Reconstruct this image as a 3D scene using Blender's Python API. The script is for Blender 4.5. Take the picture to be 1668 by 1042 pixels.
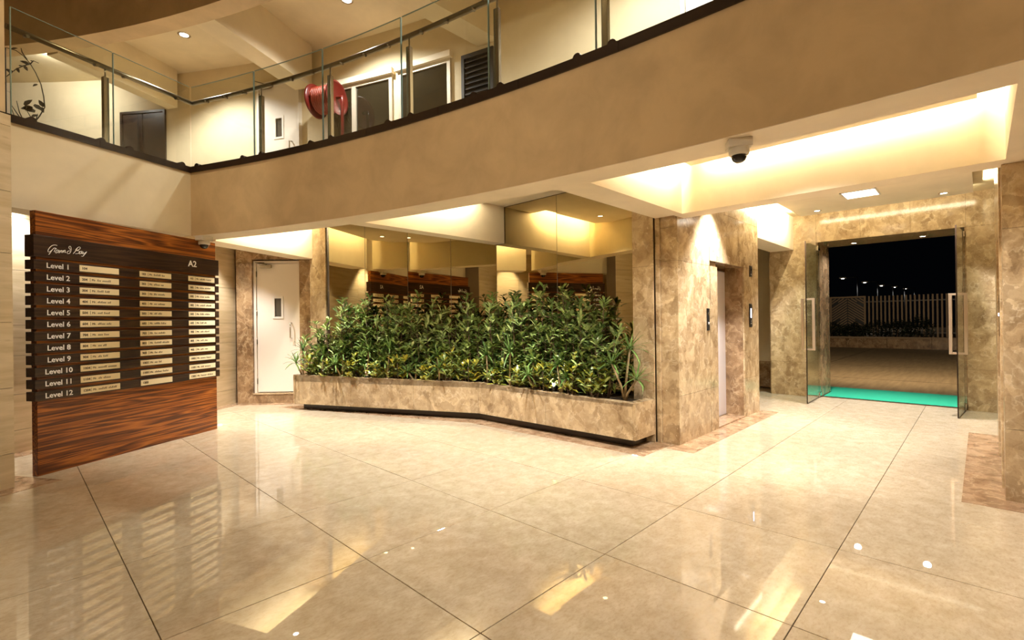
import bpy, bmesh, math, random
from mathutils import Vector, Matrix

random.seed(7)
for o in list(bpy.data.objects):
    bpy.data.objects.remove(o)
SC = bpy.context.scene
COL = SC.collection
PI = math.pi

# ------------------------------------------------------------------ camera
# world: X runs away to the right, Y away to the left, the camera stands over the origin
cam_d = bpy.data.cameras.new('camera')
cam = bpy.data.objects.new('camera', cam_d)
COL.objects.link(cam)
cam_d.sensor_width = 36.0
cam_d.lens = 790.57 / 1668 * 36
cam_d.clip_start = 0.05
cam_d.clip_end = 300
yaw, pitch, roll = 0.7684176, 0.0013237, -0.0125564
rw = Vector((math.sin(yaw), -math.cos(yaw), 0))
fw = Vector((math.cos(yaw), math.sin(yaw), 0))
zz = Vector((0, 0, 1))
fwd = math.cos(pitch) * fw + math.sin(pitch) * zz
up0 = -math.sin(pitch) * fw + math.cos(pitch) * zz
rt = math.cos(roll) * rw + math.sin(roll) * up0
up = -math.sin(roll) * rw + math.cos(roll) * up0
m = Matrix((rt, up, -fwd)).transposed().to_4x4()
m.translation = Vector((0, 0, 1.4))
cam.matrix_world = m
SC.camera = cam

# ------------------------------------------------------------------ exposure, world
SC.view_settings.view_transform = 'Standard'
SC.view_settings.look = 'None'
SC.view_settings.exposure = 0.12
SC.view_settings.gamma = 1.0
SC.view_settings.use_curve_mapping = False
SC.cycles.max_bounces = 10
SC.cycles.diffuse_bounces = 6
SC.cycles.glossy_bounces = 6
SC.cycles.transmission_bounces = 8
SC.cycles.transparent_max_bounces = 16
SC.cycles.sample_clamp_indirect = 6.0
SC.cycles.caustics_reflective = False
SC.cycles.caustics_refractive = False
SC.cycles.use_denoising = True
world = bpy.data.worlds.new('night_sky')
SC.world = world
world.use_nodes = True
wb = world.node_tree.nodes['Background']
wb.inputs[0].default_value = (0.012, 0.015, 0.022, 1)
wb.inputs[1].default_value = 0.05

WARM = (1.0, 0.80, 0.55)
COVE = (1.0, 0.88, 0.60)
SOFT = (1.0, 0.85, 0.62)
NEUT = (1.0, 0.97, 0.95)
AMBER = (1.0, 0.72, 0.38)

def light(kind, loc, power, color, **kw):
    d = bpy.data.lights.new(kind.lower() + '_lamp', kind)
    o = bpy.data.objects.new(kind.lower() + '_lamp', d)
    COL.objects.link(o)
    o.location = loc
    d.energy = power
    d.color = color
    aim = kw.pop('aim', None)
    for k, v in kw.items():
        setattr(d, k, v)
    if aim is not None:
        v = Vector(aim) - Vector(loc)
        o.rotation_euler = v.to_track_quat('-Z', 'Y').to_euler()
    return o

def strip_light(p0, p1, z, width, power, aim, color=COVE):
    """LED strip lying in a ceiling cove between two plan points."""
    a, b = Vector((p0[0], p0[1], z)), Vector((p1[0], p1[1], z))
    d = bpy.data.lights.new('cove_strip', 'AREA')
    d.shape = 'RECTANGLE'
    L = (b - a).length
    d.size, d.size_y, d.energy, d.color = L, width, power * L, color
    o = bpy.data.objects.new('cove_strip', d)
    COL.objects.link(o)
    zax = -Vector(aim).normalized()
    xax = (b - a).normalized()
    yax = zax.cross(xax).normalized()
    xax = yax.cross(zax).normalized()
    mm = Matrix((xax, yax, zax)).transposed().to_4x4()
    mm.translation = (a + b) / 2
    o.matrix_world = mm
    return o

# lights of the place: cove strips behind the dropped ceiling panels
K = 1.0
strip_light((2.95, 4.86), (4.3, 4.86), 3.12, 0.06, 46 * K, (0, 1, -0.05))       # along the beam in front of the mirror
strip_light((3.32, 4.3), (3.55, 2.9), 3.12, 0.06, 9 * K, (-1, -0.1, -0.2))      # behind the curved fascia
strip_light((3.6, 2.18), (4.85, 2.18), 3.05, 0.05, 38 * K, (0, 1, 0))         # entrance coffer, planter side
strip_light((4.93, 2.0), (4.93, 0.0), 3.05, 0.05, 9 * K, (1, 0, -0.1))          # entrance coffer, door side
strip_light((3.6, -0.03), (4.9, -0.03), 3.05, 0.05, 22 * K, (0, -1, 0))       # entrance coffer, right side
strip_light((7.3, 2.18), (9.2, 2.18), 3.13, 0.06, 40 * K, (0, 1, -0.1))          # lift lobby, over the passage
strip_light((5.6, -0.03), (9.0, -0.03), 3.13, 0.06, 8 * K, (0, -1, 0))       # lift lobby, right side
strip_light((9.16, 0.05), (9.16, 2.1), 3.13, 0.06, 4 * K, (1, 0, -0.1))         # over the glass doors
strip_light((2.2, 7.33), (3.55, 8.05), 3.12, 0.06, 44 * K, (-0.5, 0.85, -0.1))  # in front of the fire door

# ------------------------------------------------------------------ mesh builder
class MB:
    def __init__(s):
        s.v, s.f, s.sm = [], [], []
    def add(s, vs, fs, smooth=False):
        b = len(s.v)
        s.v += [tuple(x) for x in vs]
        s.f += [tuple(i + b for i in f) for f in fs]
        s.sm += [smooth] * len(fs)
        return s
    def box(s, x0, x1, y0, y1, z0, z1):
        vs = [(x0, y0, z0), (x1, y0, z0), (x1, y1, z0), (x0, y1, z0), (x0, y0, z1), (x1, y0, z1), (x1, y1, z1), (x0, y1, z1)]
        return s.add(vs, [(0, 3, 2, 1), (4, 5, 6, 7), (0, 1, 5, 4), (1, 2, 6, 5), (2, 3, 7, 6), (3, 0, 4, 7)])
    def prism(s, poly, z0, z1):
        n = len(poly)
        a = sum(poly[i][0] * poly[(i + 1) % n][1] - poly[(i + 1) % n][0] * poly[i][1] for i in range(n))
        if a < 0:
            poly = poly[::-1]
        vs = [(x, y, z0) for x, y in poly] + [(x, y, z1) for x, y in poly]
        fs = [tuple(range(n))[::-1], tuple(range(n, 2 * n))]
        fs += [(i, (i + 1) % n, n + (i + 1) % n, n + i) for i in range(n)]
        return s.add(vs, fs)
    def wall(s, p0, p1, z0, z1, t):
        """box along p0-p1, thickness t to the left of the direction (negative: to the right)"""
        d = Vector((p1[0] - p0[0], p1[1] - p0[1]))
        n = Vector((-d.y, d.x)).normalized() * t
        return s.prism([tuple(p0), tuple(p1), (p1[0] + n.x, p1[1] + n.y), (p0[0] + n.x, p0[1] + n.y)], z0, z1)
    def tube(s, pts, r, n=8, cap=True, r1=None):
        pts = [Vector(p) for p in pts]
        m_ = len(pts)
        rings = []
        prev = None
        for i, p in enumerate(pts):
            t = (pts[min(i + 1, m_ - 1)] - pts[max(i - 1, 0)]).normalized()
            if prev is None:
                a = t.orthogonal().normalized()
            else:
                a = (prev - t * prev.dot(t)).normalized()
            prev = a
            b = t.cross(a)
            rr = r if r1 is None else r + (r1 - r) * i / max(1, m_ - 1)
            rings.append([p + a * rr * math.cos(2 * PI * k / n) + b * rr * math.sin(2 * PI * k / n) for k in range(n)])
        vs = [v for rg in rings for v in rg]
        fs = []
        for i in range(m_ - 1):
            for k in range(n):
                fs.append((i * n + k, i * n + (k + 1) % n, (i + 1) * n + (k + 1) % n, (i + 1) * n + k))
        s.add(vs, fs, True)
        if cap:
            b = len(s.v) - len(vs)
            s.f += [tuple(b + k for k in range(n))[::-1], tuple(b + (m_ - 1) * n + k for k in range(n))]
            s.sm += [False, False]
        return s
    def lathe(s, prof, c=(0, 0, 0), n=24, axis=(0, 0, 1), smooth=True):
        """prof: (radius, height) pairs turned about axis through c"""
        ax = Vector(axis).normalized()
        a = ax.orthogonal().normalized()
        b = ax.cross(a)
        c = Vector(c)
        vs = [c + ax * h + (a * math.cos(2 * PI * k / n) + b * math.sin(2 * PI * k / n)) * r for r, h in prof for k in range(n)]
        fs = [(i * n + k, i * n + (k + 1) % n, (i + 1) * n + (k + 1) % n, (i + 1) * n + k) for i in range(len(prof) - 1) for k in range(n)]
        s.add(vs, fs, smooth)
        b0 = len(s.v) - len(vs)
        for i, fl in ((0, True), (len(prof) - 1, False)):
            if prof[i][0] > 1e-5:
                t = tuple(b0 + i * n + k for k in range(n))
                s.f.append(t[::-1] if fl else t)
                s.sm.append(False)
        return s
    def sweep(s, path, prof):
        """sweep a closed profile [(offset to the left, z)] along a plan path with mitres"""
        P = [Vector(p) for p in path]
        k = len(prof)
        rings = []
        for i, p in enumerate(P):
            d0 = (P[i] - P[i - 1]).normalized() if i > 0 else (P[1] - P[0]).normalized()
            d1 = (P[i + 1] - P[i]).normalized() if i < len(P) - 1 else d0
            n0, n1 = Vector((-d0.y, d0.x)), Vector((-d1.y, d1.x))
            mt = (n0 + n1).normalized()
            mt = mt / max(0.3, mt.dot(n0))
            rings.append([(p.x + mt.x * o, p.y + mt.y * o, z) for o, z in prof])
        vs = [v for r_ in rings for v in r_]
        fs = [(i * k + j, i * k + (j + 1) % k, (i + 1) * k + (j + 1) % k, (i + 1) * k + j) for i in range(len(P) - 1) for j in range(k)]
        fs += [tuple(range(k))[::-1], tuple((len(P) - 1) * k + j for j in range(k))]
        return s.add(vs, fs)
    def mesh(s, name, tf=None):
        me = bpy.data.meshes.new(name)
        vs = s.v if tf is None else [tuple(tf @ Vector(v)) for v in s.v]
        me.from_pydata(vs, [], s.f)
        me.polygons.foreach_set('use_smooth', s.sm)
        bm = bmesh.new()
        bm.from_mesh(me)
        bmesh.ops.recalc_face_normals(bm, faces=bm.faces)
        bm.to_mesh(me)
        bm.free()
        me.update()
        return me

FRAME = {}
def tag(o, label=None, cat=None, group=None, kind=None):
    if label: o['label'] = label
    if cat: o['category'] = cat
    if group: o['group'] = group
    if kind: o['kind'] = kind
    return o

def bevel(o, w):
    if w:
        b = o.modifiers.new('edge', 'BEVEL')
        b.width, b.segments, b.limit_method, b.angle_limit = w, 2, 'ANGLE', 0.7
    return o

def thing(name, label, cat, loc=(0, 0, 0), rz=0.0, group=None, kind=None):
    o = bpy.data.objects.new(name, None)
    o.empty_display_size = 0.1
    COL.objects.link(o)
    o.location = loc
    o.rotation_euler = (0, 0, rz)
    FRAME[o.name] = (Matrix.Translation(Vector(loc)) @ Matrix.Rotation(rz, 4, 'Z'))
    return tag(o, label, cat, group, kind)

def part(name, mb, mat, parent=None, world=False, bv=0, kind=None, label=None):
    """link a mesh; world=True: the vertices are in world coordinates and get moved into the parent's frame"""
    fr = FRAME.get(parent.name) if parent is not None else None
    me = mb.mesh(name, fr.inverted() if (world and fr is not None) else None)
    me.materials.append(mat)
    o = bpy.data.objects.new(name, me)
    COL.objects.link(o)
    if parent is not None:
        o.parent = parent
        FRAME[o.name] = fr if fr is not None else Matrix.Identity(4)
    else:
        FRAME[o.name] = Matrix.Identity(4)
    bevel(o, bv)
    return tag(o, label, None, None, kind)

def whole(name, mb, mat, label, cat, group=None, kind=None, bv=0):
    o = part(name, mb, mat, None, False, bv)
    return tag(o, label, cat, group, kind)

def struct(name, mb, mat, label, cat, bv=0):
    return whole(name, mb, mat, label, cat, None, 'structure', bv)

def copy_tree(o, parent=None):
    c = o.copy()
    COL.objects.link(c)
    c.parent = parent
    FRAME[c.name] = FRAME.get(o.name)
    for ch in [x for x in bpy.data.objects if x.parent == o]:
        copy_tree(ch, c)
    return c

# ------------------------------------------------------------------ materials
def new_mat(name):
    mt = bpy.data.materials.new(name)
    mt.use_nodes = True
    nt = mt.node_tree
    return mt, nt, nt.nodes['Principled BSDF']

def plain(name, col, rough=0.5, metal=0.0, emit=None, estr=0.0, spec=0.5, bump=0.0, bscale=200):
    mt, nt, b = new_mat(name)
    b.inputs['Base Color'].default_value = (*col, 1)
    b.inputs['Roughness'].default_value = rough
    b.inputs['Metallic'].default_value = metal
    b.inputs['Specular IOR Level'].default_value = spec
    if emit:
        b.inputs['Emission Color'].default_value = (*emit, 1)
        b.inputs['Emission Strength'].default_value = estr
    if bump:
        n = nt.nodes.new('ShaderNodeTexNoise')
        n.inputs['Scale'].default_value = bscale
        bp = nt.nodes.new('ShaderNodeBump')
        bp.inputs['Strength'].default_value = bump
        bp.inputs['Distance'].default_value = 0.01
        nt.links.new(n.outputs['Fac'], bp.inputs['Height'])
        nt.links.new(bp.outputs['Normal'], b.inputs['Normal'])
    return mt

def ramp(nt, stops):
    r = nt.nodes.new('ShaderNodeValToRGB')
    el = r.color_ramp.elements
    el[0].position, el[0].color = stops[0][0], (*stops[0][1], 1)
    el[1].position, el[1].color = stops[-1][0], (*stops[-1][1], 1)
    for p, c in stops[1:-1]:
        e = el.new(p)
        e.color = (*c, 1)
    return r

def noise(nt, vec, scale, detail=4, rough=0.55, dist=0.0):
    n = nt.nodes.new('ShaderNodeTexNoise')
    n.inputs['Scale'].default_value = scale
    n.inputs['Detail'].default_value = detail
    n.inputs['Roughness'].default_value = rough
    n.inputs['Distortion'].default_value = dist
    nt.links.new(vec, n.inputs['Vector'])
    return n

def mapped(nt, src, scale=(1, 1, 1), rot=(0, 0, 0), loc=(0, 0, 0)):
    mp = nt.nodes.new('ShaderNodeMapping')
    mp.inputs['Scale'].default_value = scale
    mp.inputs['Rotation'].default_value = rot
    mp.inputs['Location'].default_value = loc
    nt.links.new(src, mp.inputs['Vector'])
    return mp.outputs['Vector']

def world_pos(nt):
    return nt.nodes.new('ShaderNodeNewGeometry').outputs['Position']

def mixc(nt, fac, a, b, mode='MIX'):
    mx = nt.nodes.new('ShaderNodeMix')
    mx.data_type = 'RGBA'
    mx.blend_type = mode
    if isinstance(fac, float):
        mx.inputs[0].default_value = fac
    else:
        nt.links.new(fac, mx.inputs[0])
    for sk, val in ((6, a), (7, b)):
        if isinstance(val, tuple):
            mx.inputs[sk].default_value = (*val, 1)
        else:
            nt.links.new(val, mx.inputs[sk])
    return mx.outputs[2]

def paint(name, col, var=0.06, rough=0.6, scale=1.6):
    mt, nt, b = new_mat(name)
    p = world_pos(nt)
    n = noise(nt, p, scale, 5, 0.6, 0.4)
    lo = tuple(c * (1 - var) for c in col)
    hi = tuple(min(1, c * (1 + var)) for c in col)
    r = ramp(nt, [(0.35, lo), (0.65, hi)])
    nt.links.new(n.outputs['Fac'], r.inputs['Fac'])
    nt.links.new(r.outputs['Color'], b.inputs['Base Color'])
    b.inputs['Roughness'].default_value = rough
    b.inputs['Specular IOR Level'].default_value = 0.3
    return mt

def marble(name, dark, mid, light_, vein, rough=0.13, scale=1.0):
    mt, nt, b = new_mat(name)
    p = mapped(nt, world_pos(nt), (scale, scale, scale * 0.9))
    w = noise(nt, p, 2.6, 6, 0.6)
    wm = nt.nodes.new('ShaderNodeVectorMath')
    wm.operation = 'MULTIPLY_ADD'
    nt.links.new(w.outputs['Color'], wm.inputs[0])
    wm.inputs[1].default_value = (0.55, 0.55, 0.55)
    nt.links.new(p, wm.inputs[2])
    warp = wm.outputs[0]
    cl = noise(nt, warp, 4.6, 7, 0.66)
    rp = ramp(nt, [(0.28, dark), (0.46, mid), (0.60, light_), (0.78, mid)])
    nt.links.new(cl.outputs['Fac'], rp.inputs['Fac'])
    vo = nt.nodes.new('ShaderNodeTexVoronoi')
    vo.feature = 'DISTANCE_TO_EDGE'
    vo.inputs['Scale'].default_value = 8.5
    nt.links.new(warp, vo.inputs['Vector'])
    vr = ramp(nt, [(0.0, (0.62, 0.62, 0.62)), (0.035, (0.25, 0.25, 0.25)), (0.14, (0, 0, 0))])
    nt.links.new(vo.outputs['Distance'], vr.inputs['Fac'])
    br = noise(nt, p, 5.0, 3)
    bm_ = ramp(nt, [(0.46, (0, 0, 0)), (0.60, (1, 1, 1))])
    nt.links.new(br.outputs['Fac'], bm_.inputs['Fac'])
    mu = nt.nodes.new('ShaderNodeMath')
    mu.operation = 'MULTIPLY'
    nt.links.new(vr.outputs['Color'], mu.inputs[0])
    nt.links.new(bm_.outputs['Color'], mu.inputs[1])
    c1 = mixc(nt, mu.outputs[0], rp.outputs['Color'], vein)
    # broad cell to cell tone and small pale flecks
    v2 = nt.nodes.new('ShaderNodeTexVoronoi')
    v2.inputs['Scale'].default_value = 8.5
    nt.links.new(warp, v2.inputs['Vector'])
    bw = nt.nodes.new('ShaderNodeRGBToBW')
    nt.links.new(v2.outputs['Color'], bw.inputs[0])
    cr = ramp(nt, [(0.2, (0.80, 0.77, 0.74)), (0.8, (1.12, 1.12, 1.12))])
    nt.links.new(bw.outputs[0], cr.inputs['Fac'])
    c2 = mixc(nt, 1.0, c1, cr.outputs['Color'], 'MULTIPLY')
    fl = noise(nt, p, 26, 3, 0.6)
    fr = ramp(nt, [(0.66, (0, 0, 0)), (0.73, (0.7, 0.7, 0.7))])
    nt.links.new(fl.outputs['Fac'], fr.inputs['Fac'])
    c3 = mixc(nt, fr.outputs['Color'], c2, vein)
    nt.links.new(c3, b.inputs['Base Color'])
    b.inputs['Roughness'].default_value = rough
    return mt

def travertine(name, lo, hi, line):
    mt, nt, b = new_mat(name)
    p = world_pos(nt)
    oi = nt.nodes.new('ShaderNodeObjectInfo')
    off = nt.nodes.new('ShaderNodeVectorMath')
    off.operation = 'ADD'
    cmb = nt.nodes.new('ShaderNodeCombineXYZ')
    ml = nt.nodes.new('ShaderNodeMath')
    ml.operation = 'MULTIPLY'
    ml.inputs[1].default_value = 37.0
    nt.links.new(oi.outputs['Random'], ml.inputs[0])
    nt.links.new(ml.outputs[0], cmb.inputs[2])
    nt.links.new(p, off.inputs[0])
    nt.links.new(cmb.outputs[0], off.inputs[1])
    q = mapped(nt, off.outputs[0], (0.8, 0.8, 7.0))
    n1 = noise(nt, q, 1.6, 6, 0.6, 0.6)
    r = ramp(nt, [(0.3, lo), (0.7, hi)])
    nt.links.new(n1.outputs['Fac'], r.inputs['Fac'])
    q2 = mapped(nt, off.outputs[0], (1.6, 1.6, 22.0))
    n2 = noise(nt, q2, 1.3, 5, 0.7, 1.0)
    r2 = ramp(nt, [(0.62, (0, 0, 0)), (0.72, (0.6, 0.6, 0.6))])
    nt.links.new(n2.outputs['Fac'], r2.inputs['Fac'])
    nt.links.new(mixc(nt, r2.outputs['Color'], r.outputs['Color'], line), b.inputs['Base Color'])
    b.inputs['Roughness'].default_value = 0.3
    return mt

def wood(name, dark, mid, light_, rough=0.3):
    """grain runs along local X"""
    mt, nt, b = new_mat(name)
    tc = nt.nodes.new('ShaderNodeTexCoord').outputs['Object']
    q = mapped(nt, tc, (0.30, 8.0, 8.0))
    w = noise(nt, q, 1.5, 3, 0.45, 0.5)
    wv = nt.nodes.new('ShaderNodeMath')
    wv.operation = 'MULTIPLY'
    wv.inputs[1].default_value = 16.0
    nt.links.new(w.outputs['Fac'], wv.inputs[0])
    fr = nt.nodes.new('ShaderNodeMath')
    fr.operation = 'PINGPONG'
    fr.inputs[1].default_value = 1.0
    nt.links.new(wv.outputs[0], fr.inputs[0])
    f = noise(nt, mapped(nt, tc, (1.2, 40, 46)), 2.0, 5, 0.65)
    ad = nt.nodes.new('ShaderNodeMath')
    ad.operation = 'MULTIPLY_ADD'
    nt.links.new(fr.outputs[0], ad.inputs[0])
    ad.inputs[1].default_value = 0.42
    sc = nt.nodes.new('ShaderNodeMath')
    sc.operation = 'MULTIPLY'
    sc.inputs[1].default_value = 0.62
    nt.links.new(f.outputs['Fac'], sc.inputs[0])
    nt.links.new(sc.outputs[0], ad.inputs[2])
    r = ramp(nt, [(0.28, dark), (0.5, mid), (0.74, light_)])
    nt.links.new(ad.outputs[0], r.inputs['Fac'])
    nt.links.new(r.outputs['Color'], b.inputs['Base Color'])
    b.inputs['Roughness'].default_value = rough
    return mt

def floor_tile_mat():
    mt, nt, b = new_mat('cream_floor_stone')
    p = world_pos(nt)
    oi = nt.nodes.new('ShaderNodeObjectInfo')
    n1 = noise(nt, p, 1.1, 4, 0.55, 0.3)
    n2 = noise(nt, mapped(nt, p, (1, 1, 1)), 9, 6, 0.7, 0.4)
    n3 = noise(nt, mapped(nt, p, (1, 2.2, 1), (0, 0, 0.5)), 26, 5, 0.75)
    r = ramp(nt, [(0.34, (0.47, 0.38, 0.25)), (0.66, (0.60, 0.505, 0.365))])
    nt.links.new(n2.outputs['Fac'], r.inputs['Fac'])
    r3 = ramp(nt, [(0.30, (0.74, 0.69, 0.62)), (0.52, (1, 1, 1))])
    nt.links.new(n3.outputs['Fac'], r3.inputs['Fac'])
    c = mixc(nt, 0.75, r.outputs['Color'], r3.outputs['Color'], 'MULTIPLY')
    r1 = ramp(nt, [(0.3, (0.93, 0.92, 0.90)), (0.7, (1.05, 1.05, 1.05))])
    nt.links.new(n1.outputs['Fac'], r1.inputs['Fac'])
    c = mixc(nt, 1.0, c, r1.outputs['Color'], 'MULTIPLY')
    rr = ramp(nt, [(0.0, (0.96, 0.95, 0.94)), (1.0, (1.03, 1.03, 1.03))])
    nt.links.new(oi.outputs['Random'], rr.inputs['Fac'])
    c = mixc(nt, 1.0, c, rr.outputs['Color'], 'MULTIPLY')
    nt.links.new(c, b.inputs['Base Color'])
    b.inputs['Roughness'].default_value = 0.014
    b.inputs['IOR'].default_value = 1.95
    return mt

def thin_glass(name, tint, refl=(1, 1, 1), k=1.0):
    mt = bpy.data.materials.new(name)
    mt.use_nodes = True
    nt = mt.node_tree
    nt.nodes.clear()
    out = nt.nodes.new('ShaderNodeOutputMaterial')
    tr = nt.nodes.new('ShaderNodeBsdfTransparent')
    tr.inputs[0].default_value = (*tint, 1)
    gl = nt.nodes.new('ShaderNodeBsdfGlossy')
    gl.inputs['Color'].default_value = (*refl, 1)
    gl.inputs['Roughness'].default_value = 0.0
    lw_ = nt.nodes.new('ShaderNodeLayerWeight')
    pw_ = nt.nodes.new('ShaderNodeMath')
    pw_.operation = 'POWER'
    pw_.inputs[1].default_value = 5.0
    nt.links.new(lw_.outputs['Facing'], pw_.inputs[0])
    ml = nt.nodes.new('ShaderNodeMath')
    ml.operation = 'MULTIPLY_ADD'
    ml.inputs[1].default_value = 0.90 * k
    ml.inputs[2].default_value = 0.04 * k
    nt.links.new(pw_.outputs[0], ml.inputs[0])
    mx = nt.nodes.new('ShaderNodeMixShader')
    nt.links.new(ml.outputs[0], mx.inputs[0])
    nt.links.new(tr.outputs[0], mx.inputs[1])
    nt.links.new(gl.outputs[0], mx.inputs[2])
    nt.links.new(mx.outputs[0], out.inputs['Surface'])
    return mt

def leaf_mat(name, lo, hi, rough=0.22):
    mt, nt, b = new_mat(name)
    p = world_pos(nt)
    n = noise(nt, p, 14, 3, 0.6)
    oi = nt.nodes.new('ShaderNodeObjectInfo')
    ad = nt.nodes.new('ShaderNodeMath')
    ad.operation = 'MULTIPLY_ADD'
    nt.links.new(oi.outputs['Random'], ad.inputs[0])
    ad.inputs[1].default_value = 0.22
    nt.links.new(n.outputs['Fac'], ad.inputs[2])
    r = ramp(nt, [(0.40, lo), (0.78, hi)])
    nt.links.new(ad.outputs[0], r.inputs['Fac'])
    nt.links.new(r.outputs['Color'], b.inputs['Base Color'])
    b.inputs['Roughness'].default_value = rough
    b.inputs['Subsurface Weight'].default_value = 0.0
    return mt

M = {}
M['cream'] = paint('cream_wall_paint', (0.69, 0.585, 0.385))
M['fascia'] = paint('fascia_paint_shaded', (0.58, 0.43, 0.245), 0.10, 0.6, 2.4)  # wall paint made darker: the dim light on it is in the colour
M['soffit'] = paint('soffit_paint_bounce_lit', (0.86, 0.76, 0.60))  # same wall paint, lightened to carry the light bounced off the floor
M['marble'] = marble('brown_marble', (0.25, 0.165, 0.085), (0.41, 0.30, 0.17), (0.53, 0.41, 0.25), (0.72, 0.61, 0.43), 0.13, 1.25)
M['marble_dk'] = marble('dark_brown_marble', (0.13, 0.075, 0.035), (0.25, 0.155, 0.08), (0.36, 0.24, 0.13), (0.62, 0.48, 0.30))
M['marble_floor'] = marble('border_marble', (0.20, 0.115, 0.06), (0.32, 0.20, 0.115), (0.44, 0.30, 0.18), (0.62, 0.48, 0.31), 0.1, 1.3)
M['trav'] = travertine('travertine', (0.50, 0.385, 0.21), (0.70, 0.57, 0.37), (0.26, 0.17, 0.08))
M['tile'] = floor_tile_mat()
M['grout'] = plain('dark_joint', (0.10, 0.065, 0.03), 0.7)
M['seam'] = plain('wall_joint_filler', (0.15, 0.10, 0.05), 0.7)
M['wood'] = wood('red_brown_wood', (0.055, 0.012, 0.004), (0.19, 0.052, 0.009), (0.42, 0.135, 0.020), 0.28)
M['wenge'] = wood('dark_brown_wood', (0.010, 0.004, 0.002), (0.026, 0.011, 0.005), (0.05, 0.024, 0.010), 0.35)
M['plate'] = plain('cream_plate', (0.86, 0.72, 0.44), 0.45)
M['letter'] = plain('white_lettering', (0.95, 0.93, 0.88), 0.4)
M['print'] = plain('dark_print', (0.05, 0.03, 0.015), 0.6)
M['granite'] = plain('dark_granite', (0.028, 0.016, 0.010), 0.22, bump=0.02)
M['steel'] = plain('brushed_steel', (0.42, 0.36, 0.27), 0.22, 1.0)
M['rail'] = plain('dull_steel', (0.20, 0.165, 0.11), 0.28, 1.0)
M['chrome'] = plain('polished_steel', (0.62, 0.56, 0.48), 0.12, 1.0)
M['handle'] = plain('satin_handle', (0.62, 0.50, 0.38), 0.3, 0.6)
M['black'] = plain('black_plastic', (0.012, 0.011, 0.010), 0.3)
M['white'] = plain('white_lacquer', (0.80, 0.745, 0.67), 0.4)
M['doorwhite'] = plain('cream_white_door', (0.80, 0.72, 0.62), 0.42)
M['camwhite'] = plain('camera_white', (0.72, 0.66, 0.56), 0.4)
M['smoke'] = plain('smoked_dome', (0.02, 0.015, 0.012), 0.08)
M['doorsteel'] = plain('lift_steel', (0.72, 0.70, 0.74), 0.35, 0.25)
M['darkglass'] = plain('dark_window_glass', (0.022, 0.018, 0.010), 0.06, spec=0.6)
M['visglass'] = plain('vision_glass', (0.10, 0.085, 0.065), 0.15)
M['alu'] = plain('window_aluminium', (0.62, 0.55, 0.44), 0.4, 0.2)
M['louver'] = plain('dark_louver', (0.020, 0.018, 0.015), 0.5)
M['red'] = plain('red_enamel', (0.11, 0.006, 0.004), 0.3)
M['hose'] = plain('red_hose', (0.25, 0.028, 0.010), 0.45)
M['darkwood'] = wood('dark_door_wood', (0.012, 0.005, 0.003), (0.030, 0.013, 0.007), (0.055, 0.026, 0.013), 0.3)
M['glass'] = thin_glass('rail_glass', (0.95, 0.965, 0.93))
M['doorglass'] = thin_glass('door_glass', (0.90, 0.945, 0.90), (1, 1, 1), 1.2)
M['glassedge'] = plain('glass_edge', (0.22, 0.30, 0.26), 0.1)
mt, nt, b = new_mat('bronze_mirror')
b.inputs['Base Color'].default_value = (0.47, 0.385, 0.215, 1)
b.inputs['Metallic'].default_value = 1.0
b.inputs['Roughness'].default_value = 0.0
M['mirror'] = mt
M['soil'] = plain('dark_soil', (0.035, 0.022, 0.013), 0.9, bump=0.8, bscale=60)
M['leaf'] = leaf_mat('deep_green_leaf', (0.030, 0.070, 0.018), (0.25, 0.35, 0.10))
M['leaf2'] = leaf_mat('mid_green_leaf', (0.15, 0.24, 0.05), (0.55, 0.64, 0.24))
M['strap'] = leaf_mat('strap_leaf', (0.045, 0.11, 0.025), (0.20, 0.33, 0.09))
M['croton'] = leaf_mat('yellow_green_leaf', (0.16, 0.19, 0.02), (0.68, 0.58, 0.08))
M['stem'] = plain('brown_stem', (0.10, 0.060, 0.028), 0.7)
M['cane'] = plain('pale_cane', (0.26, 0.18, 0.08), 0.6)
M['lampglow'] = plain('lit_lamp', (1, 1, 1), 0.5, emit=(1.0, 0.90, 0.72), estr=22)
M['panelglow'] = plain('lit_panel', (1, 1, 1), 0.5, emit=(1.0, 0.94, 0.80), estr=5)
M['streetglow'] = plain('street_lamp_glow', (1, 1, 1), 0.5, emit=(1.0, 0.95, 0.85), estr=12)
M['display'] = plain('blue_white_display', (1, 1, 1), 0.5, emit=(0.62, 0.66, 1.0), estr=5)
M['mat_green'] = plain('green_mat', (0.006, 0.30, 0.17), 0.85, bump=0.6, bscale=300)
M['slat'] = plain('pale_fence_wood', (0.26, 0.17, 0.085), 0.6, bump=0.1, bscale=40)
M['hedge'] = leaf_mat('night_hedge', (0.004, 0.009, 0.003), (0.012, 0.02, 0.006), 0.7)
M['twig'] = plain('dark_twig', (0.030, 0.020, 0.012), 0.6)
M['socket'] = plain('white_plastic', (0.78, 0.74, 0.66), 0.4)

def concrete():
    mt, nt, b = new_mat('drive_concrete')
    p = world_pos(nt)
    n = noise(nt, mapped(nt, p, (0.6, 6, 1)), 2.0, 5, 0.6)
    r = ramp(nt, [(0.3, (0.21, 0.145, 0.075)), (0.7, (0.33, 0.235, 0.125))])
    nt.links.new(n.outputs['Fac'], r.inputs['Fac'])
    nt.links.new(r.outputs['Color'], b.inputs['Base Color'])
    b.inputs['Roughness'].default_value = 0.6
    return mt
M['concrete'] = concrete()

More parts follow.
